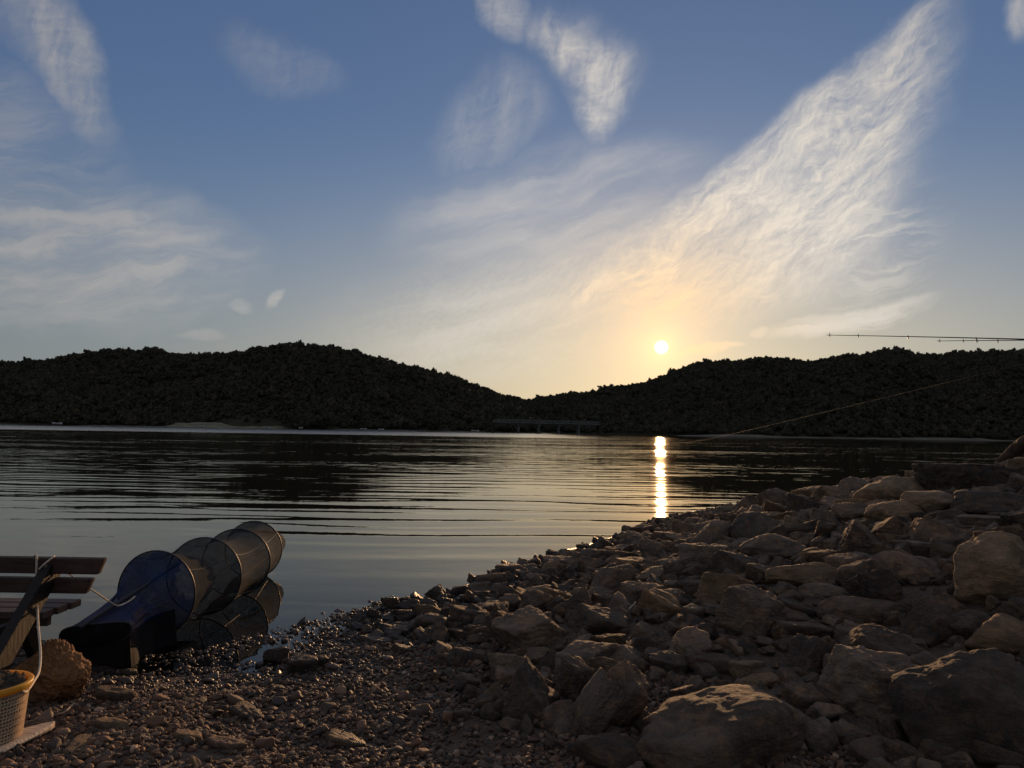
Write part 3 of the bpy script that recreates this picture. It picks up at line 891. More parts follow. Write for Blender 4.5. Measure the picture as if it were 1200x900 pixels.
ROCK_RNG = np.random.default_rng(77)
placed = []       # (x, y, radius)
def rock(px, py, w, h, label, kind='block', sub=5, yaw=None, tilt=0.0, mat=None, deep=0.8, group=None, seed=None, name='boulder', cat='boulder', forward=0.0):
    """a rock whose outline fills about w x h pixels round (px, py); it stands on the shore below that spot"""
    sd_ = seed if seed is not None else int(ROCK_RNG.integers(1, 10 ** 6))
    base = hit(px, py + h * 0.42)
    D = base[1] + forward
    W = w / F_PX * D * 1.14
    yc = D + deep * W * 0.40
    top = at(px, py - h * 0.5, yc + deep * W * 0.14)[2]
    gz = float(height(base[0], yc))
    H = max(h / F_PX * D * 1.05, top - gz + 0.04)
    Pn, Fc = rock_shape(sd_, sub, kind)
    if yaw is None: yaw = ROCK_RNG.uniform(-0.25, 0.25)
    S = Pn * np.array([W, deep * W, H])
    ct, st = math.cos(tilt), math.sin(tilt)
    S = np.stack([S[:, 0] * ct + S[:, 2] * st, S[:, 1], -S[:, 0] * st + S[:, 2] * ct], 1)
    cw = at(px, py, yc)
    o = new_obj(name, S, Fc, mat or MAT_ROCK, smooth=True)
    o.location = (cw[0], cw[1], top - S[:, 2].max())
    o.rotation_euler = (0, 0, yaw)
    tag(o, label, cat, group or 'boulders and blocks of the stone bank')
    placed.append((cw[0], cw[1], 0.42 * W, top))
    return o

# the ones the photograph lets you point at
BIG = [
 (866, 852, 272, 122, 'huge rounded grey brown boulder with a warm crest, beside two leaning slabs', 'round', 6, dict(deep=0.75, seed=4)),
 (1150, 842, 165, 150, 'huge broad boulder with sloping face beside the dark hollow', 'round', 6, dict(deep=0.8, seed=9)),
 (1030, 808, 118, 96, 'large split grey block behind the dark hollow, with a reddish side', 'block', 6, dict(deep=0.8, seed=15)),
 (1176, 672, 100, 102, 'large smooth tan boulder high on the bank, with a lumpy flank', 'round', 6, dict(mat='tan', seed=22)),
 (1047, 894, 97, 28, 'low orange brown stone in the dark hollow between the two huge boulders', 'slab', 5, dict(mat='tan')),
 (1187, 897, 50, 18, 'small low stone against the foot of the huge broad boulder', 'round', 5, {}),
 (715, 882, 92, 56, 'dark rounded stone below the two leaning slabs', 'round', 6, dict(seed=31)),
 (772, 889, 56, 36, 'dark stone tucked under the huge rounded boulder', 'round', 5, {}),
 (722, 822, 46, 96, 'tall leaning slab with a pale edge against the huge rounded boulder', 'block', 6, dict(tilt=0.55, deep=1.3, seed=41)),
 (692, 826, 34, 92, 'thin dark leaning slab behind the pale edged one', 'slab', 6, dict(tilt=0.62, deep=1.6, seed=43)),
 (672, 800, 36, 68, 'narrow upright finger of stone beside the leaning slabs', 'block', 5, dict(tilt=0.2, deep=1.0, seed=45)),
 (628, 812, 72, 86, 'big dark wedge of rock standing at the edge of the pebbles', 'wedge', 6, dict(seed=47)),
 (690, 770, 78, 44, 'square cut flat topped block behind the upright finger of stone', 'block', 5, dict(seed=49)),
 (580, 818, 40, 38, 'small slanting brown stone lying on pebbles beside the big dark wedge', 'block', 5, dict(mat='tan', tilt=0.4)),
 (622, 742, 84, 58, 'dark faceted boulder at the end of the pebble beach', 'block', 6, dict(seed=53)),
 (698, 728, 68, 40, 'humped boulder with a flat brown top above the square cut block', 'block', 5, dict(seed=55)),
 (756, 744, 46, 32, 'sloping pinkish stone beside the humped boulder', 'wedge', 5, {}),
 (734, 772, 46, 32, 'rounded stone wedged between square cut block and huge boulder', 'round', 5, {}),
 (783, 780, 40, 32, 'angular grey stone above the huge rounded boulder', 'block', 5, {}),
 (834, 778, 56, 30, 'low flat stone just above the huge rounded boulder', 'slab', 5, {}),
 (640, 693, 58, 19, 'long flat tan slab near the water edge', 'round', 5, dict(mat='tan', seed=61)),
 (680, 697, 22, 18, 'small round orange stone beside the long tan slab', 'round', 4, dict(mat='tan')),
 (550, 722, 46, 28, 'dark low boulder where the pebbles meet the stone bank', 'block', 5, {}),
 (590, 718, 34, 28, 'dark pointed stone beside the low boulder at the pebbles', 'wedge', 5, {}),
 (948, 678, 86, 38, 'smooth oval tan boulder lying flat on the bank', 'round', 6, dict(mat='tan', seed=66, deep=0.6)),
 (1013, 634, 68, 52, 'dark angular block with a sharp peak on the bank', 'wedge', 6, dict(seed=68)),
 (1062, 668, 82, 46, 'dark humped boulder right of the sharp peaked block', 'round', 5, {}),
 (1007, 675, 44, 42, 'dark stone between the oval tan boulder and the humped one', 'block', 5, {}),
 (906, 641, 66, 36, 'sloping grey brown boulder above the oval tan one', 'round', 5, dict(seed=72)),
 (857, 660, 62, 36, 'very dark block on the bank, facing the pebbles', 'block', 5, dict(seed=74)),
 (825, 652, 54, 34, 'flat brown topped stone beside the very dark block', 'slab', 5, {}),
 (970, 624, 30, 28, 'square upright stone behind the sharp peaked block', 'block', 5, {}),
 (946, 620, 38, 24, 'squared stone next to the square upright one', 'block', 5, {}),
 (960, 604, 50, 15, 'low flat ledge stone lying by the water beyond the squared one', 'slab', 5, {}),
 (1045, 578, 76, 42, 'pale brown sloping boulder at the top of the bank', 'round', 5, dict(mat='tan', seed=80)),
 (1138, 562, 116, 42, 'broad dark slab lying on the crest of the bank', 'slab', 6, dict(seed=82)),
 (1085, 553, 34, 17, 'pale angular stone on the crest beside the broad dark slab', 'block', 5, {}),
 (1062, 558, 22, 13, 'little knobbly crest stone before the pale angular one', 'block', 4, {}),
 (1049, 600, 66, 32, 'brown boulder below the pale sloping one', 'round', 5, dict(mat='tan')),
 (1098, 589, 66, 28, 'warm brown boulder under the broad dark slab', 'round', 5, dict(mat='tan')),
 (1160, 591, 90, 34, 'dark rounded boulder under the broad dark slab', 'round', 5, {}),
 (1163, 612, 92, 20, 'flat grey slab with a pale top, jutting from the bank', 'slab', 5, dict(seed=88)),
 (1049, 616, 58, 15, 'flat grey slab beneath the brown boulder', 'slab', 5, {}),
 (1106, 624, 70, 36, 'dark tilted slab beside the flat pale topped one', 'slab', 5, dict(tilt=0.25)),
 (973, 694, 66, 27, 'flat brown stone in front of the oval tan boulder', 'round', 5, {}),
 (941, 713, 72, 32, 'dark layered stone with a rough reddish edge', 'slab', 5, dict(tilt=0.2)),
 (1013, 719, 86, 40, 'long rounded grey stone with a rusty crown', 'round', 5, dict(deep=0.6, seed=94)),
 (1091, 728, 78, 64, 'tall rounded boulder with a warm left shoulder', 'round', 6, dict(seed=96)),
 (1142, 736, 60, 44, 'grey stone lodged beside the warm shouldered boulder', 'round', 5, {}),
 (1178, 746, 90, 58, 'large sloping brown boulder below the smooth tan one', 'round', 5, dict(mat='tan', seed=99)),
 (878, 720, 74, 70, 'big rough brown boulder midway on the bank', 'block', 6, dict(seed=101)),
 (823, 690, 40, 23, 'reddish brown stone below the very dark block', 'block', 5, {}),
 (863, 684, 32, 24, 'small faceted grey stone above the big rough boulder', 'block', 5, {}),
 (897, 673, 40, 27, 'grey stone between the very dark block and the oval tan boulder', 'block', 5, {}),
 (950, 772, 44, 58, 'upright block with a bright chipped top edge', 'block', 6, dict(seed=106, deep=0.9)),
 (941, 742, 58, 34, 'grey stone behind the upright chipped block', 'block', 5, {}),
 (942, 822, 48, 48, 'stone propping up the upright chipped block', 'block', 5, {}),
 (1025, 750, 78, 32, 'flat topped pale grey slab under the rusty crowned stone', 'slab', 5, dict(seed=110)),
 (1083, 786, 48, 40, 'grey stone in the gap beside the split grey block', 'block', 5, {}),
 (1121, 778, 48, 32, 'small stone resting behind the huge broad boulder', 'block', 5, {}),
 (986, 783, 38, 34, 'small stone between the upright block and the split one', 'block', 5, {}),
 (957, 846, 44, 42, 'thin pale sliver of rock against the huge rounded boulder', 'slab', 5, dict(tilt=0.7)),
 (811, 719, 27, 22, 'small grey stone left of the big rough boulder', 'block', 4, {}),
 (829, 741, 28, 26, 'small rounded stone beneath the big rough boulder', 'round', 4, {}),
 (918, 742, 26, 28, 'small dark stone right of the big rough boulder', 'block', 4, {}),
 (768, 684, 36, 24, 'dark peaked stone halfway down to the water', 'wedge', 5, {}),
 (750, 662, 52, 19, 'pale crested flat stone near the sun path', 'slab', 5, dict(mat='tan')),
 (784, 702, 38, 24, 'brown stone below the dark peaked one', 'block', 5, {}),
 (1200, 549, 30, 28, 'rounded brown boulder on the crest below the driftwood', 'round', 5, dict(mat='tan')),
 (1120, 606, 40, 22, 'small angular block under the warm brown boulder', 'block', 5, {}),
 (1075, 645, 44, 26, 'dark low stone between peaked block and tilted slab', 'slab', 5, {}),
 (735, 723, 13, 9, 'small round cream pebble stone sitting among the boulders', 'round', 4, dict(mat='tan', name='stone', cat='stone')),
]
MATS = {'tan': MAT_TAN, 'rust': MAT_RUST}
for px, py, w, h, lab, kind, sub, kw in BIG:
    kw = dict(kw)
    if 'mat' in kw: kw['mat'] = MATS[kw['mat']]
    rock(px, py, w, h, lab, kind, sub, **kw)

def short_name(lab):
    w = lab.split()
    for k, q in enumerate(w):
        if k > 1 and (q.endswith(',') or q in ('with', 'beside', 'behind', 'below', 'above', 'on', 'in', 'at', 'lying', 'standing', 'against', 'under', 'between', 'where', 'near', 'tucked', 'of', 'high', 'just', 'right', 'left', 'jutting', 'lodged', 'next', 'midway', 'halfway', 'resting', 'propping', 'sitting', 'wedged', 'beneath')):
            if q == 'of': continue
            return ' '.join((w[:k + 1] if q.endswith(',') else w[:k])[:5]).rstrip(',')
    return ' '.join(w[:5])
SHORT0 = [(q[0], q[1], short_name(q[4])) for q in BIG]
# dark wet stones that break the water line
EDGE = [(595, 668, 24, 13), (515, 696, 14, 17), (573, 682, 32, 22), (629, 653, 8, 7), (618, 662, 11, 8), (712, 638, 32, 17), (673, 652, 16, 11), (690, 648, 20, 9),
        (655, 660, 30, 14), (735, 629, 26, 12), (752, 621, 22, 11), (785, 611, 18, 10), (812, 612, 18, 11), (830, 607, 16, 12), (848, 606, 24, 11), (877, 601, 26, 12),
        (905, 598, 24, 10), (930, 595, 26, 9), (955, 592, 24, 9), (985, 588, 26, 9), (541, 692, 20, 13), (488, 700, 18, 10), (470, 704, 16, 10)]
for i, (px, py, w, h) in enumerate(EDGE):
    nb = min(SHORT0, key=lambda q: (q[0] - px) ** 2 + 4 * (q[1] - py) ** 2)
    rock(px, py, w * 1.15, h * 1.2, 'small dark wet stone at the water line nearest the ' + nb[2], ['block', 'wedge'][i % 2], 4, group='dark wet stones along the water line', name='stone', cat='stone')
rock(458, 707, 21, 18, 'pale topped stone standing in the shallows at the end of the pebbles', 'block', 5, name='stone', cat='stone', group='stones lying in the shallows', mat=MAT_TAN)
rock(348, 720, 20, 10, 'dark jagged stone in the shallows nearest the pebble beach', 'block', 4, name='stone', cat='stone', group='stones lying in the shallows')
rock(377, 688, 17, 6, 'flat dark stone alone in the water beyond the shallows', 'slab', 4, name='stone', cat='stone', group='stones lying in the shallows')
rock(427, 698, 7, 4, 'tiny dark stone awash between the flat one and the pebbles', 'block', 3, name='stone', cat='stone', group='stones lying in the shallows')

# flat stones lying about on the pebble beach
FLAT = [(293, 836, 46, 22, 'long tan splinter of slate lying on the pebbles', 0.5), (404, 868, 46, 22, 'flat tan slab with a straight edge on the pebbles', 0.3),
        (223, 861, 34, 14, 'flat brown stone with a pale rim on the pebbles', 0.1), (264, 872, 42, 22, 'dark slab leaning on the pebbles beside the straight edged one', 0.2),
        (375, 857, 24, 16, 'pale yellow faceted stone on the pebbles', -0.4), (324, 806, 18, 9, 'small tan stone just above the long splinter', 0.2),
        (343, 808, 14, 9, 'small tan stone beside another above the long splinter', -0.3), (231, 822, 32, 10, 'thin pale stone streak below the keepnet', 0.35),
        (251, 892, 30, 10, 'pale pink stone at the lower end of the pebbles', 0.1), (228, 893, 18, 16, 'upright tan chip beside the pale pink stone', 0.5),
        (355, 780, 34, 24, 'dark blocky stone at the edge of the wet pebbles', 0.0), (375, 776, 22, 18, 'rusty stone leaning on the dark blocky one', 0.3),
        (326, 768, 30, 24, 'dark rounded stone by the water with a bent twig', 0.0), (130, 849, 38, 18, 'yellowish brown knobbly stone on the pebbles', 0.0),
        (135, 815, 44, 24, 'dark flat stone above the knobbly yellowish one', 0.1), (120, 786, 26, 14, 'dark stone beside the mouth of the keepnet', 0.1),
        (152, 788, 20, 10, 'pale wet stone beside the mouth of the keepnet', 0.0), (475, 760, 28, 13, 'thin tan stone on upper pebbles near the boulders', 0.35),
        (550, 768, 44, 24, 'brown stone half sunk in pebbles near the boulders', 0.2), (543, 744, 34, 17, 'dark flat stone half sunk near the boulders', 0.1),
        (497, 834, 20, 17, 'squarish pale brown stone in the middle of the pebbles', 0.0), (537, 838, 27, 15, 'low tan stone beside the squarish one', -0.2),
        (434, 876, 25, 10, 'blurred tan stone low on the pebbles', 0.2), (444, 750, 46, 14, 'long dark stone near the water line', 0.2),
        (575, 898, 40, 14, 'orange brown rounded stone half buried below the pebbles', 0.0), (513, 716, 28, 14, 'dark stone lying before the low dark boulder', 0.1),
        (112, 878, 90, 20, 'long dark layered slab lying on the ground beside the pale board', 0.25), (90, 895, 56, 16, 'brown stone below the long dark layered slab', 0.1),
        (478, 735, 30, 14, 'dark stone half sunk behind the thin tan one', 0.1), (410, 806, 16, 14, 'brown chip standing in the pebbles', 0.6)]
for px, py, w, h, lab, ti in FLAT:
    tan = any(k in lab for k in ('tan', 'pale', 'yellow', 'orange', 'rusty'))
    rock(px, py, w, h, lab, 'slab' if w > 1.6 * h else 'block', 4, tilt=ti * 0.4, yaw=-ti, mat=MAT_TAN if tan else MAT_ROCK, group='loose stones on the pebble beach', name='stone', cat='stone', deep=0.6)

# the lumpy rusty rock by the bench
def lump_rock():
    base = hit(62, 826)
    D = base[1]; k = D / F_PX
    r = np.random.default_rng(5)
    U, Fc = ico(6)
    P = U * (0.36 + 0.06 * fbm(U * 1.6, 3, 4) + 0.05 * np.abs(fbm(U * 4, 4, 8)) - 0.03 * np.maximum(0, fbm(U * 9, 3, 12)))[:, None]
    P = P * np.array([84 * k * 1.25, 70 * k, 78 * k * 1.25])
    P[:, 0] += np.where(P[:, 2] > 0.04, 0.35 * (P[:, 2] - 0.04), 0)
    P[:, 0] *= 1 - 0.55 * np.clip((P[:, 2] - 0.02) / 0.13, 0, 1)
    o = new_obj('boulder', P, Fc, MAT_RUST, smooth=True)
    c = at(60, 790, D + 0.08)
    o.location = (c[0], c[1], c[2])
    tag(o, 'lumpy rust brown pitted rock on the ground between bench and basket', 'boulder')
    placed.append((c[0], c[1], 0.14, c[2] + 0.15))
lump_rock()

# rest of the bank: packed by size, each its own stone
SHORT = [(o.location.x, o.location.y, short_name(o['label'])) for o in col.objects if o.get('group') == 'boulders and blocks of the stone bank' and o.name.startswith('boulder')]

def seen(x, y, z):
    """not hidden from the waterside path by the crest of the bank"""
    ok = np.ones(len(x), bool)
    for f in np.linspace(0.3, 0.93, 26):
        ok &= EYE[2] + (z - EYE[2]) * f > height(x * f, y * f) + 0.05
    return ok

def fill_rocks(n_target):
    r = np.random.default_rng(2024)
    kinds = ['block', 'slab', 'slab', 'round', 'wedge', 'block', 'slab', 'block', 'wedge', 'block']
    word = {'block': 'blocky', 'slab': 'flat', 'round': 'rounded', 'wedge': 'pointed'}
    var = []
    for k in range(10):
        Pn, Fc = rock_shape(900 + k, 5, kinds[k])
        ob = new_obj('stone', Pn, Fc, MAT_TAN if k in (2, 5, 9) else MAT_ROCK, smooth=True)
        var.append(ob.data); bpy.data.objects.remove(ob)
    pts = np.array([p[:3] for p in placed])
    made = []
    M = 9000
    for rad, lim in ((0.25, 16), (0.20, 40), (0.165, 60), (0.14, 70), (0.115, 75), (0.095, 80), (0.08, 80)):
        x = r.uniform(-1.3, 10, M); y = r.uniform(3.15, 15.5, M)
        t, d = shore_td(x, y); z = height(x, y)
        ok = (d > -0.10) & (d < 7) & (t > 0.35 - 0.33 * d + 0.15 * np.sin(d * 4)) & (np.abs(x) < 0.75 * y + 0.1)
        ok &= (x < 0.725 * y + 0.02) & seen(x, y, z + 0.9 * rad)
        ok &= (rad * F_PX / y > 4.5) & (rad < 0.08 + 0.085 * np.maximum(d, 0))
        got = 0
        for i in np.where(ok)[0]:
            if got >= lim or len(made) >= n_target: break
            rr = rad * r.uniform(0.88, 1.12)
            if np.any((pts[:, 0] - x[i]) ** 2 + (pts[:, 1] - y[i]) ** 2 < (0.80 * (pts[:, 2] + rr)) ** 2): continue
            pts = np.vstack([pts, [x[i], y[i], rr]])
            made.append((x[i], y[i], z[i], rr)); got += 1
    for X, Y, Z, rr in made:
        k = int(r.integers(0, 10))
        big = rr > 0.13
        o = bpy.data.objects.new('boulder' if big else 'stone', var[k]); col.objects.link(o)
        hh = rr * r.uniform(0.6, 1.1)
        o.scale = (rr * r.uniform(1.9, 2.8), rr * r.uniform(1.7, 2.2), hh * 1.75)
        o.rotation_euler = (r.normal(0, 0.22), r.normal(0, 0.22), r.uniform(-0.6, 0.6) + (math.pi if r.uniform() < 0.5 else 0))
        o.location = (X, Y, Z + hh * 0.22)
        nb = sorted(SHORT, key=lambda q: (q[0] - X) ** 2 + (q[1] - Y) ** 2)[:2]
        sx_, sy_, sz_ = o.scale
        form = 'long' if sx_ / sy_ > 1.42 else ('tall' if sz_ / sx_ > 0.62 else ('squat' if sz_ / sx_ < 0.45 else ''))
        lean = 'tilted' if max(abs(o.rotation_euler.x), abs(o.rotation_euler.y)) > 0.26 else ''
        nm = lambda q: ' '.join(q.split()[-4:])
        size = 'large' if rr > 0.185 else ('mid sized' if big else ('small' if rr > 0.095 else 'tiny'))
        lab = '%s %s %s %s %s %s between %s and %s' % (size, form, lean, word[kinds[k]], 'tan' if k in (2, 5, 9) else 'grey', 'boulder' if big else 'stone', nm(nb[0][2]), nm(nb[1][2]))
        tag(o, ' '.join(lab.split()[:16]), 'boulder' if big else 'stone', 'plain boulders filling the stone bank' if big else 'small stones filling the gaps of the bank')
    return made
filled = fill_rocks(360)

# ---------------------------------------------------------------- pebbles and gravel
def pebble_material():
    m, g, b, o = mat_new('pebble')
    oi = g.n('ShaderNodeObjectInfo')
    geo = g.n('ShaderNodeNewGeometry')
    rnd = oi.outputs['Random']
    c = g.ramp(rnd, [(0.0, (0.040, 0.032, 0.026)), (0.25, (0.075, 0.056, 0.043)), (0.5, (0.125, 0.076, 0.048)), (0.68, (0.20, 0.115, 0.064)), (0.82, (0.12, 0.102, 0.084)), (0.95, (0.27, 0.195, 0.13)), (1.0, (0.48, 0.39, 0.29))])
    n = g.noise(geo.outputs['Position'], 90.0, 4, 0.65)
    c = g.mix(g.mul(g.ss(n, 0.4, 0.7), 0.4), c, (0.06, 0.047, 0.038))
    c = g.mix(1.0, c, (0.86, 0.71, 0.61), 'MULTIPLY')
    g.put(b.inputs['Base Color'], c)
    sp = g.n('ShaderNodeSeparateXYZ'); g.put(sp.inputs[0], geo.outputs['Position'])
    wet = g.ss(g.add(sp.outputs[2], g.mul(g.sub(g.noise(geo.outputs['Position'], 1.6, 4, 0.6), 0.5), 0.10)), 0.12, 0.03)
    c = g.mix(g.mul(wet, 0.62), c, (0.020, 0.016, 0.013))
    g.put(b.inputs['Base Color'], c)
    g.put(b.inputs['Roughness'], g.lin(wet, 0, 1, 0.75, 0.5))
    b.inputs['Specular IOR Level'].default_value = 0.4
    return m
MAT_PEB = pebble_material()
PEBS = []
for k in range(7):
    Pn, Fc = rock_shape(500 + k, 3, ['round', 'round', 'slab', 'block', 'round', 'block', 'slab'][k], 0.8)
    ob = new_obj('pebble_template', Pn, Fc, MAT_PEB, smooth=True)
    col.objects.unlink(ob); PEBS.append(ob)

RUBS = []
for k in range(6):
    Pn, Fc = rock_shape(700 + k, 4, ['block', 'slab', 'wedge', 'block', 'slab', 'block'][k])
    ob = new_obj('rubble_template', Pn, Fc, MAT_ROCK, smooth=True)
    col.objects.unlink(ob); RUBS.append(ob)

def pebble_field(name, label, N, size_lo, size_hi, region, seed, power=2.2, lift=0.25, flat=(0.5, 0.85), src=None):
    r = np.random.default_rng(seed)
    x, y = region(r, N)
    z = height(x, y)
    s = size_lo + (size_hi - size_lo) * r.uniform(0, 1, len(x)) ** power
    scl = np.stack([s * r.uniform(0.8, 1.5, len(x)), s * r.uniform(0.75, 1.2, len(x)), s * r.uniform(flat[0], flat[1], len(x))], 1)
    rot = np.stack([r.normal(0, 0.35, len(x)), r.normal(0, 0.35, len(x)), r.uniform(0, 6.28, len(x))], 1)
    P = np.stack([x, y, z + s * lift * r.uniform(0.2, 1.6, len(x))], 1)
    src = src or PEBS
    o = scatter(name, P, scl, rot, r.integers(0, len(src), len(x)), src)
    return tag(o, label, kind='stuff')

def beach_region(r, N):
    x = r.uniform(-3.6, 2.2, N * 3); y = r.uniform(2.3, 6.8, N * 3)
    t, d = shore_td(x, y)
    keep = (d > -0.35) & (t < 1.2 - 0.30 * d) & (np.abs(x) < 0.80 * y + 0.2)
    keep &= r.uniform(0, 1, len(x)) < np.clip(1.25 - 0.10 * y, 0.3, 1) * np.clip(0.75 + 0.5 * fbm2(x * 1.7, y * 1.7, 3, 6), 0.25, 1)
    k = np.where(keep)[0][:N]
    return x[k], y[k]
pebble_field('pebbles', 'mixed brown and grey pebbles covering the beach', 42000, 0.007, 0.034, beach_region, 1, 2.6)
pebble_field('pebbles', 'larger rounded pebbles scattered over the beach', 800, 0.03, 0.075, beach_region, 2, 2.6, 0.2)
def bank_region(r, N):
    x = r.uniform(-1.2, 12, N * 4); y = r.uniform(2.3, 16, N * 4)
    t, d = shore_td(x, y)
    keep = (d > 0.12) & (d < 7) & (t > 0.1 - 0.32 * d) & (np.abs(x) < 0.76 * y + 0.2)
    k = np.where(keep)[0][:N]
    return x[k], y[k]
pebble_field('rubble', 'small broken rubble filling the gaps between the boulders', 8000, 0.035, 0.16, bank_region, 3, 1.8, 0.2, (0.5, 0.9), RUBS)

# ---------------------------------------------------------------- bench
def wood(name, c, stretch):
    m, g, b, o = mat_new(name)
    tc = g.n('ShaderNodeTexCoord')
    v = g.vm('MULTIPLY', tc.outputs['Object'], stretch)
    n = g.noise(v, 9.0, 6, 0.65, 0.4)
    n2 = g.noise(tc.outputs['Object'], 4.0, 4, 0.6)
    cc = g.mix(g.ss(n, 0.3, 0.7), tuple(q * 0.55 for q in c), c)
    cc = g.mix(g.mul(g.ss(n2, 0.5, 0.7), 0.4), cc, tuple(q * 1.5 for q in c))
    g.put(b.inputs['Base Color'], cc)
    b.inputs['Roughness'].default_value = 0.65; b.inputs['Specular IOR Level'].default_value = 0.3
    bn = g.n('ShaderNodeBump'); bn.inputs['Distance'].default_value = 0.004
    g.put(bn.inputs['Height'], n); g.put(b.inputs['Normal'], bn.outputs[0])
    return m
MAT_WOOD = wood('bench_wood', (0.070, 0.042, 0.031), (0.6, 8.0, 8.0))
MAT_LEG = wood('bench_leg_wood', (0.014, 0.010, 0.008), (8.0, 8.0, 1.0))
MAT_STEEL = plain('bolt_steel', (0.30, 0.28, 0.26), 0.45, 0.5, 0.2, 20.0, metal=0.8)

YB_ = 4.0
bx = at(60, 700, YB_)[0]
gz_b = float(height(bx, 3.6))
bench = empty('bench', (bx, YB_, gz_b)); b0 = np.array(bench.location)
def part(name, VF, mat, parent, o_=None, smooth=False):
    return new_obj(name, [np.asarray(v) - (o_ if o_ is not None else 0) for v in VF[0]], VF[1], mat, parent, smooth)
def plank(px_end, y_top, y_bot, Y, length, thick, lean=0.0):
    top = at(px_end, y_top, Y); bot = at(px_end, y_bot, Y)
    hz = (top[2] - bot[2]) / 2
    c = np.array([top[0] - length / 2, Y, (top[2] + bot[2]) / 2])
    ax = [np.array([1, 0, 0]), np.array([0, math.cos(lean), -math.sin(lean)]), np.array([0, math.sin(lean), math.cos(lean)])]
    V, Fc = box_mesh(c, (length / 2, thick / 2, hz), ax, 0.007)
    V = [v + np.array([0.020 * ((v[2] - c[2]) / hz), 0, 0]) if v[0] > c[0] else v for v in V]     # sawn on the skew
    return V, Fc
part('back_slat', plank(121, 653.5, 673, YB_, 1.75, 0.035, -0.12), MAT_WOOD, bench, b0)
part('back_slat', plank(107, 677, 695.5, YB_ + 0.025, 1.70, 0.035, -0.12), MAT_WOOD, bench, b0)
sz = at(60, 709, 4.42)[2]
xe = at(72, 709, 4.42)[0]
for k, Y in enumerate((4.30, 4.42, 4.54)):
    V, Fc = box_mesh((xe - 0.83 + 0.01 * k, Y, sz - 0.022), (0.83, 0.052, 0.021), None, 0.006)
    part('seat_slat', (V, Fc), MAT_WOOD, bench, b0)
V, Fc = box_mesh((xe - 0.83, 4.36, sz - 0.075), (0.80, 0.02, 0.03), None, 0.004); part('seat_rail', (V, Fc), MAT_WOOD, bench, b0)
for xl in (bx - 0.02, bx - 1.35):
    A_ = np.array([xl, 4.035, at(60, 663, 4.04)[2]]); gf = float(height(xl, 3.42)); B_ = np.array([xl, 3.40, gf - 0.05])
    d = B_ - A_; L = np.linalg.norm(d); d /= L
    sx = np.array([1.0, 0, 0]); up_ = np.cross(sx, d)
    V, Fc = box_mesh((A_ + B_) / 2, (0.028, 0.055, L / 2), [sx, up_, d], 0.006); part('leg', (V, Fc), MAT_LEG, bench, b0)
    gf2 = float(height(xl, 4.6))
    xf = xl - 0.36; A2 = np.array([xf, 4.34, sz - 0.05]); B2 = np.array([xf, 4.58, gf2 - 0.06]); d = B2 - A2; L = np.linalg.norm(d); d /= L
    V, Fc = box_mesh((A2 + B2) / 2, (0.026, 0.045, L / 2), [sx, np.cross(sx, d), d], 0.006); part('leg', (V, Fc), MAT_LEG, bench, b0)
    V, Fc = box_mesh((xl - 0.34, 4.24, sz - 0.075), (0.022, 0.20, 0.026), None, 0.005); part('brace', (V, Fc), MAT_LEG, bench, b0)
    for zz in (664, 686):
        p = at(62, zz, 3.965); q = np.array([xl, 3.975, p[2]])
        part('bolt', tube([q, q + (0, -0.012, 0)], [0.011, 0.009], 8), MAT_STEEL, bench, b0)
tag(bench, 'dark brown slatted wooden bench at the water edge, seen from behind', 'bench')

# ---------------------------------------------------------------- basket
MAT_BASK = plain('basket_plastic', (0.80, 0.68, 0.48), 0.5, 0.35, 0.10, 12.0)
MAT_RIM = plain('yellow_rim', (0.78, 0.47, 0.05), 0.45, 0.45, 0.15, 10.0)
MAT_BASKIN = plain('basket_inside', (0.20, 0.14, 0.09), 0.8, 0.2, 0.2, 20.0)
MAT_BAIT = plain('groundbait', (0.05, 0.04, 0.03), 0.95, 0.1, 0.5, 60.0, 0.01, 90.0)
def glow_through(m, c, amt):
    t = m.node_tree; b = t.nodes['Principled BSDF']; o = t.nodes['Material Output']
    tl = t.nodes.new('ShaderNodeBsdfTranslucent'); tl.inputs[0].default_value = (*c, 1)
    mx = t.nodes.new('ShaderNodeMixShader'); mx.inputs[0].default_value = amt
    t.links.new(b.outputs[0], mx.inputs[1]); t.links.new(tl.outputs[0], mx.inputs[2]); t.links.new(mx.outputs[0], o.inputs['Surface'])
glow_through(MAT_BASK, (0.92, 0.78, 0.62), 0.5); glow_through(MAT_RIM, (0.85, 0.42, 0.04), 0.45)
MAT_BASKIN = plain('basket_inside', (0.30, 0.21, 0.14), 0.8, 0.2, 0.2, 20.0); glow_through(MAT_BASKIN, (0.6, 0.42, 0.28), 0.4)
def lathe(prof, n=48):
    V, Fc = [], []
    for r_, z_ in prof:
        for k in range(n):
            a = 2 * math.pi * k / n; V.append((r_ * math.cos(a), r_ * math.sin(a), z_))
    for i in range(len(prof) - 1):
        for k in range(n):
            k2 = (k + 1) % n; Fc.append((i * n + k, i * n + k2, (i + 1) * n + k2, (i + 1) * n + k))
    return V, Fc
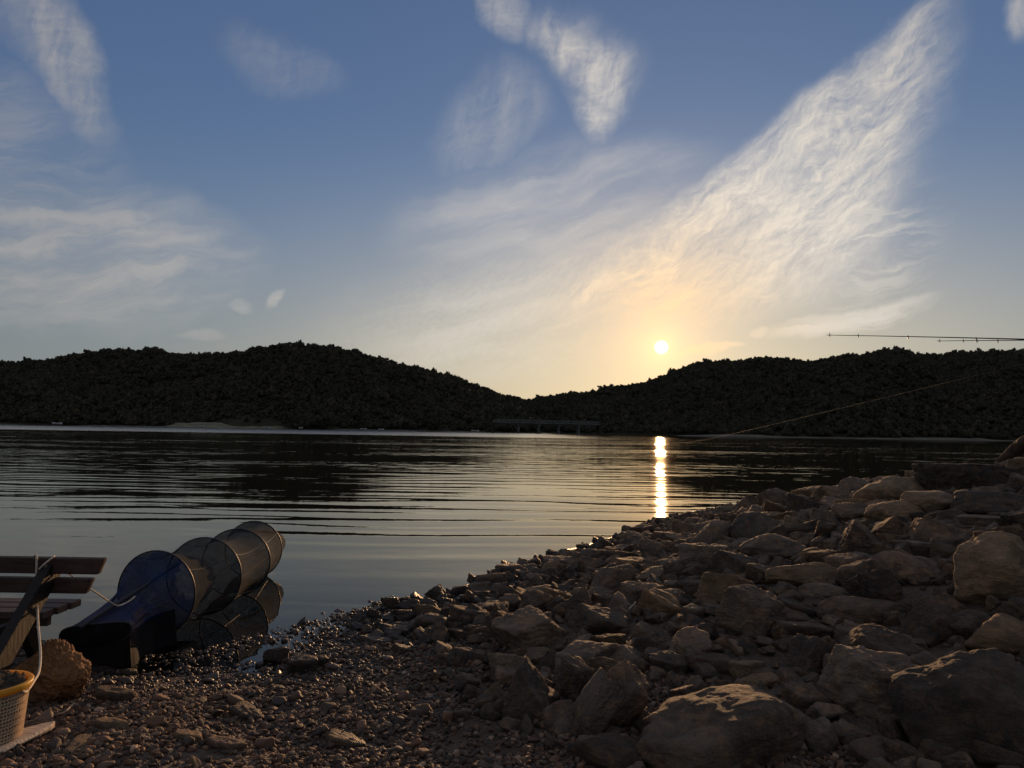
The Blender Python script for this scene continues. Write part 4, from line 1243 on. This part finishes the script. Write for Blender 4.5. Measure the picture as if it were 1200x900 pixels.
def make_basket():
    D = 3.08
    e = at(29, 800, D); zb = float(height(e[0] - 0.13, D))
    R1, R0 = 0.150, 0.122
    H = e[2] - zb
    root = empty('basket', (e[0] - R1, D, zb))
    # woven wall: rows of narrow openings cut right through
    n, rows = 66, 18
    V, Fc = [], []
    for j in range(rows + 1):
        f = j / rows; rr = R0 + (R1 - 0.006 - R0) * f
        for k in range(n):
            a = 2 * math.pi * (k + 0.5 * (j % 2)) / n
            V.append((rr * math.cos(a), rr * math.sin(a), H * 0.93 * f))
    ring = lambda j, k: j * n + (k % n)
    for j in range(rows):
        for k in range(n):
            Fc.append((ring(j, k), ring(j, k + 1), ring(j + 1, k + 1), ring(j + 1, k)))
    wall = new_obj('wall', V, Fc, MAT_BASK, root)
    wf = wall.modifiers.new('weave', 'WIREFRAME'); wf.thickness = 0.0062; wf.use_even_offset = False; wf.use_replace = True
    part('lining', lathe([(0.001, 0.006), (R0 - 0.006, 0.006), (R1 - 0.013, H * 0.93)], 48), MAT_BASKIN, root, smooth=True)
    part('base', lathe([(0.001, 0.0), (R0 + 0.003, 0.0), (R0 + 0.004, 0.012), (R0 - 0.004, 0.014)], 48), MAT_BASK, root, smooth=True)
    part('rim', lathe([(R1 - 0.014, H * 0.90), (R1 + 0.001, H * 0.895), (R1 + 0.007, H * 0.93), (R1 + 0.009, H * 0.985), (R1 + 0.004, H), (R1 - 0.008, H), (R1 - 0.014, H * 0.97), (R1 - 0.014, H * 0.90)], 56), MAT_RIM, root, smooth=True)
    U, F2 = ico(4)
    P = U * np.array([R1 - 0.016, R1 - 0.016, 0.055]); P[:, 2] += H * 0.90 + 0.022 * fbm(U * 3.0, 4, 6)
    new_obj('bait', P, F2, MAT_BAIT, root, smooth=True)
    tag(root, 'cream woven plastic basket with a yellow orange rim, beside the bench', 'basket')
    return root, e, H
basket, bask_e, bask_H = make_basket()

# ---------------------------------------------------------------- pale board
MAT_BOARD = wood('bleached_board', (0.62, 0.49, 0.36), (1.0, 10.0, 6.0))
def make_board():
    tip = hit(64, 856); end = hit(-34, 893)
    d = end - tip; d[2] = 0; d /= np.linalg.norm(d)
    s = np.array([-d[1], d[0], 0]); L = 0.72
    V, Fc = [], []
    n = 22
    for i in range(n + 1):
        f = i / n
        w = 0.085 * min(1, (f * 2.6) ** 0.6) * (1 + 0.1 * f)
        c = tip + d * L * f + np.array([0, 0, 0.028 + 0.004 * math.sin(f * 5)])
        for k, (a, zz) in enumerate(((-1, 0), (-0.86, 0.013), (0.86, 0.013), (1, 0), (0.86, -0.012), (-0.86, -0.012))):
            V.append(c + s * w * a + np.array([0, 0, zz]))
    for i in range(n):
        for k in range(6):
            k2 = (k + 1) % 6; Fc.append((i * 6 + k, i * 6 + k2, (i + 1) * 6 + k2, (i + 1) * 6 + k))
    Fc.append(tuple(range(5, -1, -1))); Fc.append(tuple(n * 6 + k for k in range(6)))
    o = new_obj('board', [v - tip for v in V], Fc, MAT_BOARD); o.location = tip
    tag(o, 'pale bleached wooden board with a rounded tip lying below the basket', 'board')
make_board()

# ---------------------------------------------------------------- keepnet
def net_material(name, c, dens, blue_c=None):
    m, g, b, o = mat_new(name)
    tc = g.n('ShaderNodeTexCoord')
    n = g.noise(tc.outputs['Object'], 7.0, 5, 0.65)
    n2 = g.noise(g.vm('MULTIPLY', tc.outputs['Object'], (1, 1, 1)), 70.0, 3, 0.7)
    cc = g.mix(g.ss(n, 0.3, 0.7), tuple(q * 0.6 for q in c), tuple(q * 1.3 for q in c))
    g.put(b.inputs['Base Color'], cc)
    b.inputs['Roughness'].default_value = 0.95; b.inputs['Specular IOR Level'].default_value = 0.05
    tr = g.n('ShaderNodeBsdfTransparent')
    mx = g.n('ShaderNodeMixShader')
    f = g.add(g.lin(n, 0.3, 0.7, dens - 0.10, dens + 0.10), g.mul(g.sub(n2, 0.5), 1.3))
    g.put(mx.inputs[0], g.m('MINIMUM', g.mx(f, 0.0), 1.0)); g.put(mx.inputs[1], tr.outputs[0]); g.put(mx.inputs[2], b.outputs[0])
    g.t.links.new(mx.outputs[0], o.inputs['Surface'])
    return m
MAT_NET = net_material('dark_netting', (0.022, 0.024, 0.027), 0.70)
MAT_BLUE = net_material('blue_netting', (0.012, 0.026, 0.075), 0.62)
MAT_NAVY = plain('navy_cloth', (0.008, 0.012, 0.050), 0.7, 0.3, 0.4, 9.0, 0.004, 40.0)
MAT_BLACKCLOTH = plain('black_cloth', (0.006, 0.006, 0.007), 0.85, 0.15, 0.3, 12.0, 0.004, 40.0)
MAT_HOOP = plain('hoop', (0.010, 0.010, 0.012), 0.5, 0.4, 0.2, 10.0)
MAT_CORD = plain('cream_cord', (0.56, 0.47, 0.36), 0.8, 0.2, 0.15, 60.0, 0.001, 300.0)

def make_net():
    HP = [(183, 695, 5.15, 0.295), (239, 675, 5.75, 0.30), (277, 659, 6.50, 0.295), (297, 644, 7.35, 0.285), (325, 636, 7.75, 0.10)]
    C = [at(a, b, y) for a, b, y, r_ in HP]; R = [h[3] for h in HP]
    root = empty('keepnet', (C[0][0], C[0][1], 0.0)); o_ = np.array(root.location)
    nn = 40
    def frame(i, f=0.0):
        a = C[max(0, i - 1)]; b = C[min(len(C) - 1, i + 1)]
        t = b - a; t[2] *= 0.5; t = t / np.linalg.norm(t)
        u = np.cross(t, (0, 0, 1.0)); u /= np.linalg.norm(u)
        return u, np.cross(u, t)
    def circ(c, r_, u, w, sq=1.0):
        return [c + r_ * (math.cos(2 * math.pi * k / nn) * u + sq * math.sin(2 * math.pi * k / nn) * w) for k in range(nn)]
    rings = []
    for i in range(len(C)):
        u, w = frame(i)
        rings.append(circ(C[i], R[i], u, w))
        if i < 4:
            pth = rings[-1] + rings[-1][:2]
            part('hoop', tube(pth, 0.0055, 6, False), MAT_HOOP, root, o_, True)
    rng = np.random.default_rng(3)
    for i in range(len(C) - 1):
        rows = 9; V, Fc = [], []
        sag = rng.uniform(0.9, 1.1, nn)
        for j in range(rows + 1):
            f = j / rows
            pinch = 1 - (0.11 if i < 3 else 0.05) * math.sin(math.pi * f)
            cm = C[i] * (1 - f) + C[i + 1] * f
            for k in range(nn):
                p = np.asarray(rings[i][k]) * (1 - f) + np.asarray(rings[i + 1][k]) * f
                q = cm + (p - cm) * (pinch * (1 + 0.03 * math.sin(k * 2.4 + i) * math.sin(math.pi * f)))
                if q[2] > cm[2]: q = q - np.array([0, 0, 0.035 * math.sin(math.pi * f) * (q[2] - cm[2]) / 0.28])
                V.append(q)
        for j in range(rows):
            for k in range(nn):
                k2 = (k + 1) % nn; Fc.append((j * nn + k, j * nn + k2, (j + 1) * nn + k2, (j + 1) * nn + k))
        part('netting', (V, Fc), MAT_NET, root, o_, True)
        for k in (4, 14, 24, 34):
            part('cord', tube([V[j * nn + k] for j in range(rows + 1)], 0.003, 5), MAT_HOOP, root, o_)
    # end cap
    part('netting', (list(rings[-1]) + [C[-1] + np.array([0.02, 0.12, -0.02])], [(k, (k + 1) % nn, nn) for k in range(nn)]), MAT_NET, root, o_, True)
    # blue throat: from the first hoop down to the flattened mouth on the shore
    M = [at(84, 724, 4.55), at(146, 742, 4.50)]
    mc = at(112, 743, 4.50)
    mouth = []
    u0, w0 = frame(0)
    for k in range(nn):
        a = 2 * math.pi * k / nn
        sx = np.sign(math.cos(a)) * abs(math.cos(a)) ** 0.5; sy = np.sign(math.sin(a)) * abs(math.sin(a)) ** 0.5
        mouth.append(mc + sx * 0.205 * np.array([1, 0.1, -0.05]) + sy * 0.060 * np.array([0.1, 0, 1.0]) + np.array([0, 0, 0.03 * sx]))
    rows = 12; V, Fc = [], []
    for j in range(rows + 1):
        f = j / rows
        for k in range(nn):
            p = np.asarray(rings[0][k]) * (1 - f) + mouth[k] * f
            cm = C[0] * (1 - f) + mc * f
            fold = 1 + 0.07 * math.sin(k * 1.9) * math.sin(math.pi * f) - 0.40 * math.sin(math.pi * f) ** 0.8
            V.append(cm + (p - cm) * fold)
    for j in range(rows):
        for k in range(nn):
            k2 = (k + 1) % nn; Fc.append((j * nn + k, j * nn + k2, (j + 1) * nn + k2, (j + 1) * nn + k))
    part('throat', (V[:nn * 8], [f_ for f_ in Fc if max(f_) < nn * 8]), MAT_BLUE, root, o_, True)['label'] = 'blue translucent netting of the throat'
    part('sleeve', (V[nn * 7:], [tuple(q - nn * 7 for q in f_) for f_ in Fc if min(f_) >= nn * 7]), MAT_NAVY, root, o_, True)['label'] = 'gathered navy blue cloth sleeve at the mouth'
    # inner blue lining seen through the first hoop
    V2, F2 = [], []
    for j in range(7):
        f = j / 6
        for k in range(nn):
            p = np.asarray(rings[0][k]) * (1 - f * 0.8) + np.asarray(rings[1][k]) * f * 0.8
            cm = C[0] * (1 - f * 0.8) + C[1] * f * 0.8
            V2.append(cm + (p - cm) * (0.97 - 0.45 * f + 0.05 * math.sin(k * 2.1) * f))
    for j in range(6):
        for k in range(nn):
            k2 = (k + 1) % nn; F2.append((j * nn + k, j * nn + k2, (j + 1) * nn + k2, (j + 1) * nn + k))
    part('inner_funnel', (V2, F2), MAT_BLUE, root, o_, True)
    # black skirt hanging from both edges of the throat and from the mouth
    edge = [V[j * nn + 1] for j in range(3, rows + 1)] + [mouth[k] for k in range(2, nn // 2)][::1] + [V[j * nn + nn // 2] for j in range(rows, 2, -1)]
    low = [mouth[(-k) % nn] for k in range(0, nn // 2 + 1)]
    edge = [V[j * nn + nn - 2] for j in range(2, rows + 1)] + low[1:-1] + [V[j * nn + nn // 2 + 2] for j in range(rows, 1, -1)]
    V3, F3 = [], []
    ne = len(edge)
    cen = sum(np.asarray(p) for p in edge) / ne
    for j in range(5):
        f = j / 4
        for i, p in enumerate(edge):
            p = np.asarray(p); out = (p - cen); out[2] = 0; out = out / (np.linalg.norm(out) + 1e-9)
            b_ = p + out * (0.035 + 0.02 * math.sin(i * 1.7))
            zb = max(float(height(b_[0], b_[1])), -0.06) - 0.01
            V3.append(np.array([p[0] * (1 - f) + b_[0] * f, p[1] * (1 - f) + b_[1] * f, p[2] * (1 - f) + min(zb, p[2] - 0.01) * f]))
    for j in range(4):
        for i in range(ne - 1):
            F3.append((j * ne + i, j * ne + i + 1, (j + 1) * ne + i + 1, (j + 1) * ne + i))
    part('skirt', (V3, F3), MAT_BLACKCLOTH, root, o_, True)['label'] = 'black cloth skirt under the blue sleeve'
    part('mouth_flap', (mouth + [mc + np.array([-0.03, -0.07, -0.05])], [(k, (k + 1) % nn, nn) for k in range(nn)]), MAT_BLACKCLOTH, root, o_, True)
    part('mouth_frame', tube(mouth + mouth[:2], 0.008, 6, False), MAT_HOOP, root, o_, True)
    p0, p1 = at(93, 736, 4.42), at(209, 661, 5.22)
    part('pole', tube([p0, p1], [0.012, 0.010], 8), MAT_HOOP, root, o_)
    q0, q1 = at(283, 677, 6.35), at(321, 647, 7.25)
    part('stick', tube([q0, (q0 + q1) / 2 + np.array([0, 0, 0.006]), q1], [0.007, 0.007, 0.006], 6), MAT_CORD, root, o_)['label'] = 'pale stick along the far side of the net'
    tag(root, 'long hooped keepnet with blue throat lying in the shallows', 'keepnet')
    return root
keepnet = make_net()

# ---------------------------------------------------------------- cords
def cord(name, pts, rad, label, cat='cord', mat=None, n=8):
    path = spline(pts, n); o_ = np.asarray(path[0])
    V, Fc = tube([p - o_ for p in path], rad, 6)
    o = new_obj(name, V, Fc, mat or MAT_CORD, smooth=True); o.location = tuple(o_)
    tag(o, label, cat)
    return o
kp = [at(40, 662, 4.05), at(40.5, 652, 4.02), at(43, 652.5, 3.955), at(42.5, 676, 3.955), at(43.5, 705, 3.90), at(45, 735, 3.75), at(47.5, 765, 3.6), at(46, 786, 3.45), at(40, 798, 3.3), at(30, 811, 3.10), at(22, 806, 3.06)]
cord('cord', kp, 0.0055, 'cream cord hanging from the bench back down to the basket')
cord('cord', [at(46, 667, 3.955), at(51, 662, 3.95), at(62, 653, 3.97), at(64, 652.5, 4.02), at(72, 664, 4.06), at(92, 681, 4.12), at(115, 696, 4.3), at(134, 708.5, 4.5), at(142, 709, 4.62), at(152, 704, 4.72), at(158, 699, 4.8)],
     0.0048, 'cream cord running from the bench back to the keepnet throat')
MAT_TWIG = plain('twig', (0.22, 0.13, 0.09), 0.8, 0.2, 0.3, 20.0)
MAT_TWIGP = plain('pale_twig', (0.42, 0.30, 0.20), 0.8, 0.2, 0.25, 20.0)
def gpt(px, py, lift=0.012): p = hit(px, py); return p + np.array([0, 0, lift])
cord('twig', [gpt(20, 852), gpt(36, 848), gpt(56, 843), gpt(72, 841, 0.02), gpt(80, 838, 0.03), gpt(87, 831, 0.03)], [0.004] * 41, 'thin curved reddish twig on the ground by the rusty rock', 'twig', MAT_TWIGP)
cord('twig', [gpt(329, 752, 0.05), gpt(335, 758, 0.08), gpt(338, 768, 0.06), gpt(337, 780, 0.02)], 0.003, 'bent pale twig arched over a dark stone at the water edge', 'twig', MAT_TWIG)
cord('twig', [gpt(757, 617, 0.03), gpt(763, 619, 0.08), gpt(769, 616, 0.12)], 0.008, 'short dark twig sticking up at the waterside in the sun path', 'twig', MAT_TWIG)
cord('twig', [gpt(768, 624, 0.0), gpt(766, 617, 0.10)], 0.007, 'stubby dark twig upright at the waterside beside the sun path', 'twig', MAT_TWIG)
cord('twig', [gpt(737, 722, 0.05), gpt(745, 717, 0.07)], [0.004] * 9, 'white splinter stuck beside the small round cream pebble stone', 'twig', MAT_CORD)
cord('twig', [gpt(527, 737, 0.03), gpt(526, 731, 0.06)], 0.004, 'short white splinter upright in the stones by the pebble edge', 'twig', MAT_CORD)
cord('twig', [gpt(1045, 627, 0.05), gpt(1047, 631, 0.05), gpt(1051, 640, 0.02)], 0.007, 'bright white splinter caught between boulders near the crest', 'twig', MAT_CORD)
def chip(px, py, w, h, yaw, label, mat):
    p = hit(px, py); k = p[1] / F_PX
    Pn, Fc = rock_shape(int(px * 7 + py), 3, 'slab', 0.6)
    o = new_obj('wood_chip', Pn * np.array([w * k, w * k * 0.4, h * k]), Fc, mat)
    o.location = (p[0], p[1], p[2] + 0.02); o.rotation_euler = (0, -0.5, yaw)
    tag(o, label, 'wood chip')
chip(83, 811, 24, 8, 0.6, 'pale splintered wood chip leaning on the rusty rock', MAT_BOARD)
chip(157, 754, 12, 10, 0.4, 'pale crumpled wood chip in the black water by the keepnet', MAT_TWIGP)

# driftwood on the crest of the bank
def driftwood():
    p = at(1168, 541, 7.0); e = at(1216, 516, 6.7)
    gz = float(height(e[0] + 0.3, e[1]))
    path = spline([p, at(1180, 534, 6.95), at(1198, 523, 6.85), e, np.array([e[0] + 0.35, e[1] - 0.05, e[2] - 0.02]), np.array([e[0] + 0.8, e[1] - 0.1, min(e[2] - 0.15, gz + 0.15)])], 6)
    n = len(path)
    V, Fc = tube([q - p for q in path], [0.012 + 0.075 * min(1, i / 14) for i in range(n)], 10)
    V = [v + 0.012 * fbm(np.array([v]) * 12, 3, 3)[0] * np.array([1, 1, 1]) for v in V]
    o = new_obj('driftwood', V, Fc, plain('driftwood_bark', (0.075, 0.05, 0.036), 0.9, 0.1, 0.4, 14.0, 0.02, 26.0), smooth=True); o.location = tuple(p)
    tag(o, 'dark pointed driftwood log on the crest of the stone bank', 'driftwood')
driftwood()

# ---------------------------------------------------------------- rods and line
MAT_ROD = plain('rod_blank', (0.030, 0.024, 0.022), 0.35, 0.5, 0.2, 8.0)
MAT_CORK = plain('rod_grip', (0.25, 0.16, 0.09), 0.8, 0.2, 0.25, 30.0)
MAT_RING = plain('rod_ring', (0.08, 0.08, 0.08), 0.35, 0.5, 0.1, 8.0, metal=0.7)
def make_rod(tip, through, length, guides, label):
    d = through - tip; d /= np.linalg.norm(d)
    root = empty('fishing_rod', tuple(tip + d * length)); o_ = np.array(root.location)
    n = 18
    path = [tip + d * length * k / n + np.array([0, 0, -0.016 * (1 - k / n) ** 3]) for k in range(n + 1)]
    part('blank', tube(path, [0.0019 + 0.0058 * (k / n) ** 0.9 for k in range(n + 1)], 8), MAT_ROD, root, o_, True)
    g0 = tip + d * (length - 0.75)
    part('grip', tube([g0, tip + d * length], [0.014, 0.015], 10), MAT_CORK, root, o_, True)
    for q in guides:
        c = tip + d * q; rr = 0.006 + 0.007 * q / length
        ring = [c + np.array([0, 0, -0.016 - 0.4 * rr]) + rr * (math.cos(a) * np.array([0, 1, 0]) + math.sin(a) * np.array([0, 0, 1.0])) for a in np.linspace(0, 2 * math.pi, 13)]
        V, Fc = tube(ring, 0.0018, 5, False)
        s = tube([c, c + np.array([0, 0, -0.017])], 0.0024, 5); j = len(V)
        V = V + s[0]; Fc = Fc + [tuple(t + j for t in f) for f in s[1]]
        part('guide', (V, Fc), MAT_RING, root, o_)
    rl = tip + d * (length - 0.62) + np.array([0, 0, -0.07])
    V, Fc = lathe([(0.001, -0.03), (0.03, -0.03), (0.032, -0.024), (0.020, -0.02), (0.020, 0.02), (0.032, 0.024), (0.03, 0.03), (0.001, 0.03)], 16)
    reel = part('reel', ([np.array([v[2], v[0], v[1]]) + rl for v in V], Fc), MAT_ROD, root, o_, True)
    part('reel_foot', tube([rl, rl + np.array([0, 0, 0.065])], 0.008, 6), MAT_RING, reel, o_)
    tag(root, label, 'fishing rod', 'fishing rods resting on the bank')
    return root, d
t1, u1 = at(969, 390, 5.0), at(1200, 397, 5.0)
rod1, d1 = make_rod(t1, u1, 3.3, (0.02, 0.22, 0.57, 1.05, 1.6, 2.1), 'upper fishing rod, long and tapered, reaching farther out over the lake')
t2, u2 = at(1098, 397, 5.15), at(1200, 397.5, 5.15)
rod2, d2 = make_rod(t2, u2, 2.7, (0.02, 0.19, 0.29, 0.44, 0.9, 1.4), 'lower fishing rod, its shorter tip just under the other rod')
def rod_rest(p, label):
    gz = float(height(p[0], p[1]))
    root = empty('rod_rest', (p[0], p[1], gz)); h = p[2] - gz
    part('post', tube([(0, 0, -0.2), (0, 0, h - 0.05)], [0.009, 0.008], 8), MAT_RING, root)
    part('fork', tube(spline([(0, -0.05, h + 0.03), (0, -0.04, h - 0.03), (0, 0, h - 0.05), (0, 0.04, h - 0.03), (0, 0.05, h + 0.03)], 5), 0.006, 6), MAT_RING, root)
    tag(root, label, 'rod rest', 'rod rests')
for tt, dd, q, lb in ((t1, d1, 2.35, 'forked metal rest holding the front of the upper rod'), (t1, d1, 3.22, 'forked metal rest holding the butt of the upper rod'),
                      (t2, d2, 1.65, 'forked metal rest holding the front of the lower rod'), (t2, d2, 2.62, 'forked metal rest holding the butt of the lower rod')):
    rod_rest(tt + dd * q, lb)
MAT_LINE = plain('fishing_line', (0.15, 0.12, 0.10), 0.8, 0.1, 0.1, 5.0)
wpt = water_pt(795, 518.5)
e0 = t1 + d1 * 2.68 + np.array([0, 0, 0.03])
near_pt = at(1193, 428, 5.6)
lp = [wpt * (1 - f) + near_pt * f + np.array([0, 0, -0.9 * 4 * f * (1 - f) * 0.25]) for f in np.linspace(0, 1, 60) ** 0.6] + [e0]
V, Fc = tube([p - wpt for p in lp], [0.0010 + 0.00013 * np.linalg.norm(p - EYE) for p in lp], 5)
ln = new_obj('fishing_line', V, Fc, MAT_LINE, smooth=True); ln.location = tuple(wpt)
tag(ln, 'taut fishing line slanting across the dark hill down to the lake', 'fishing line')
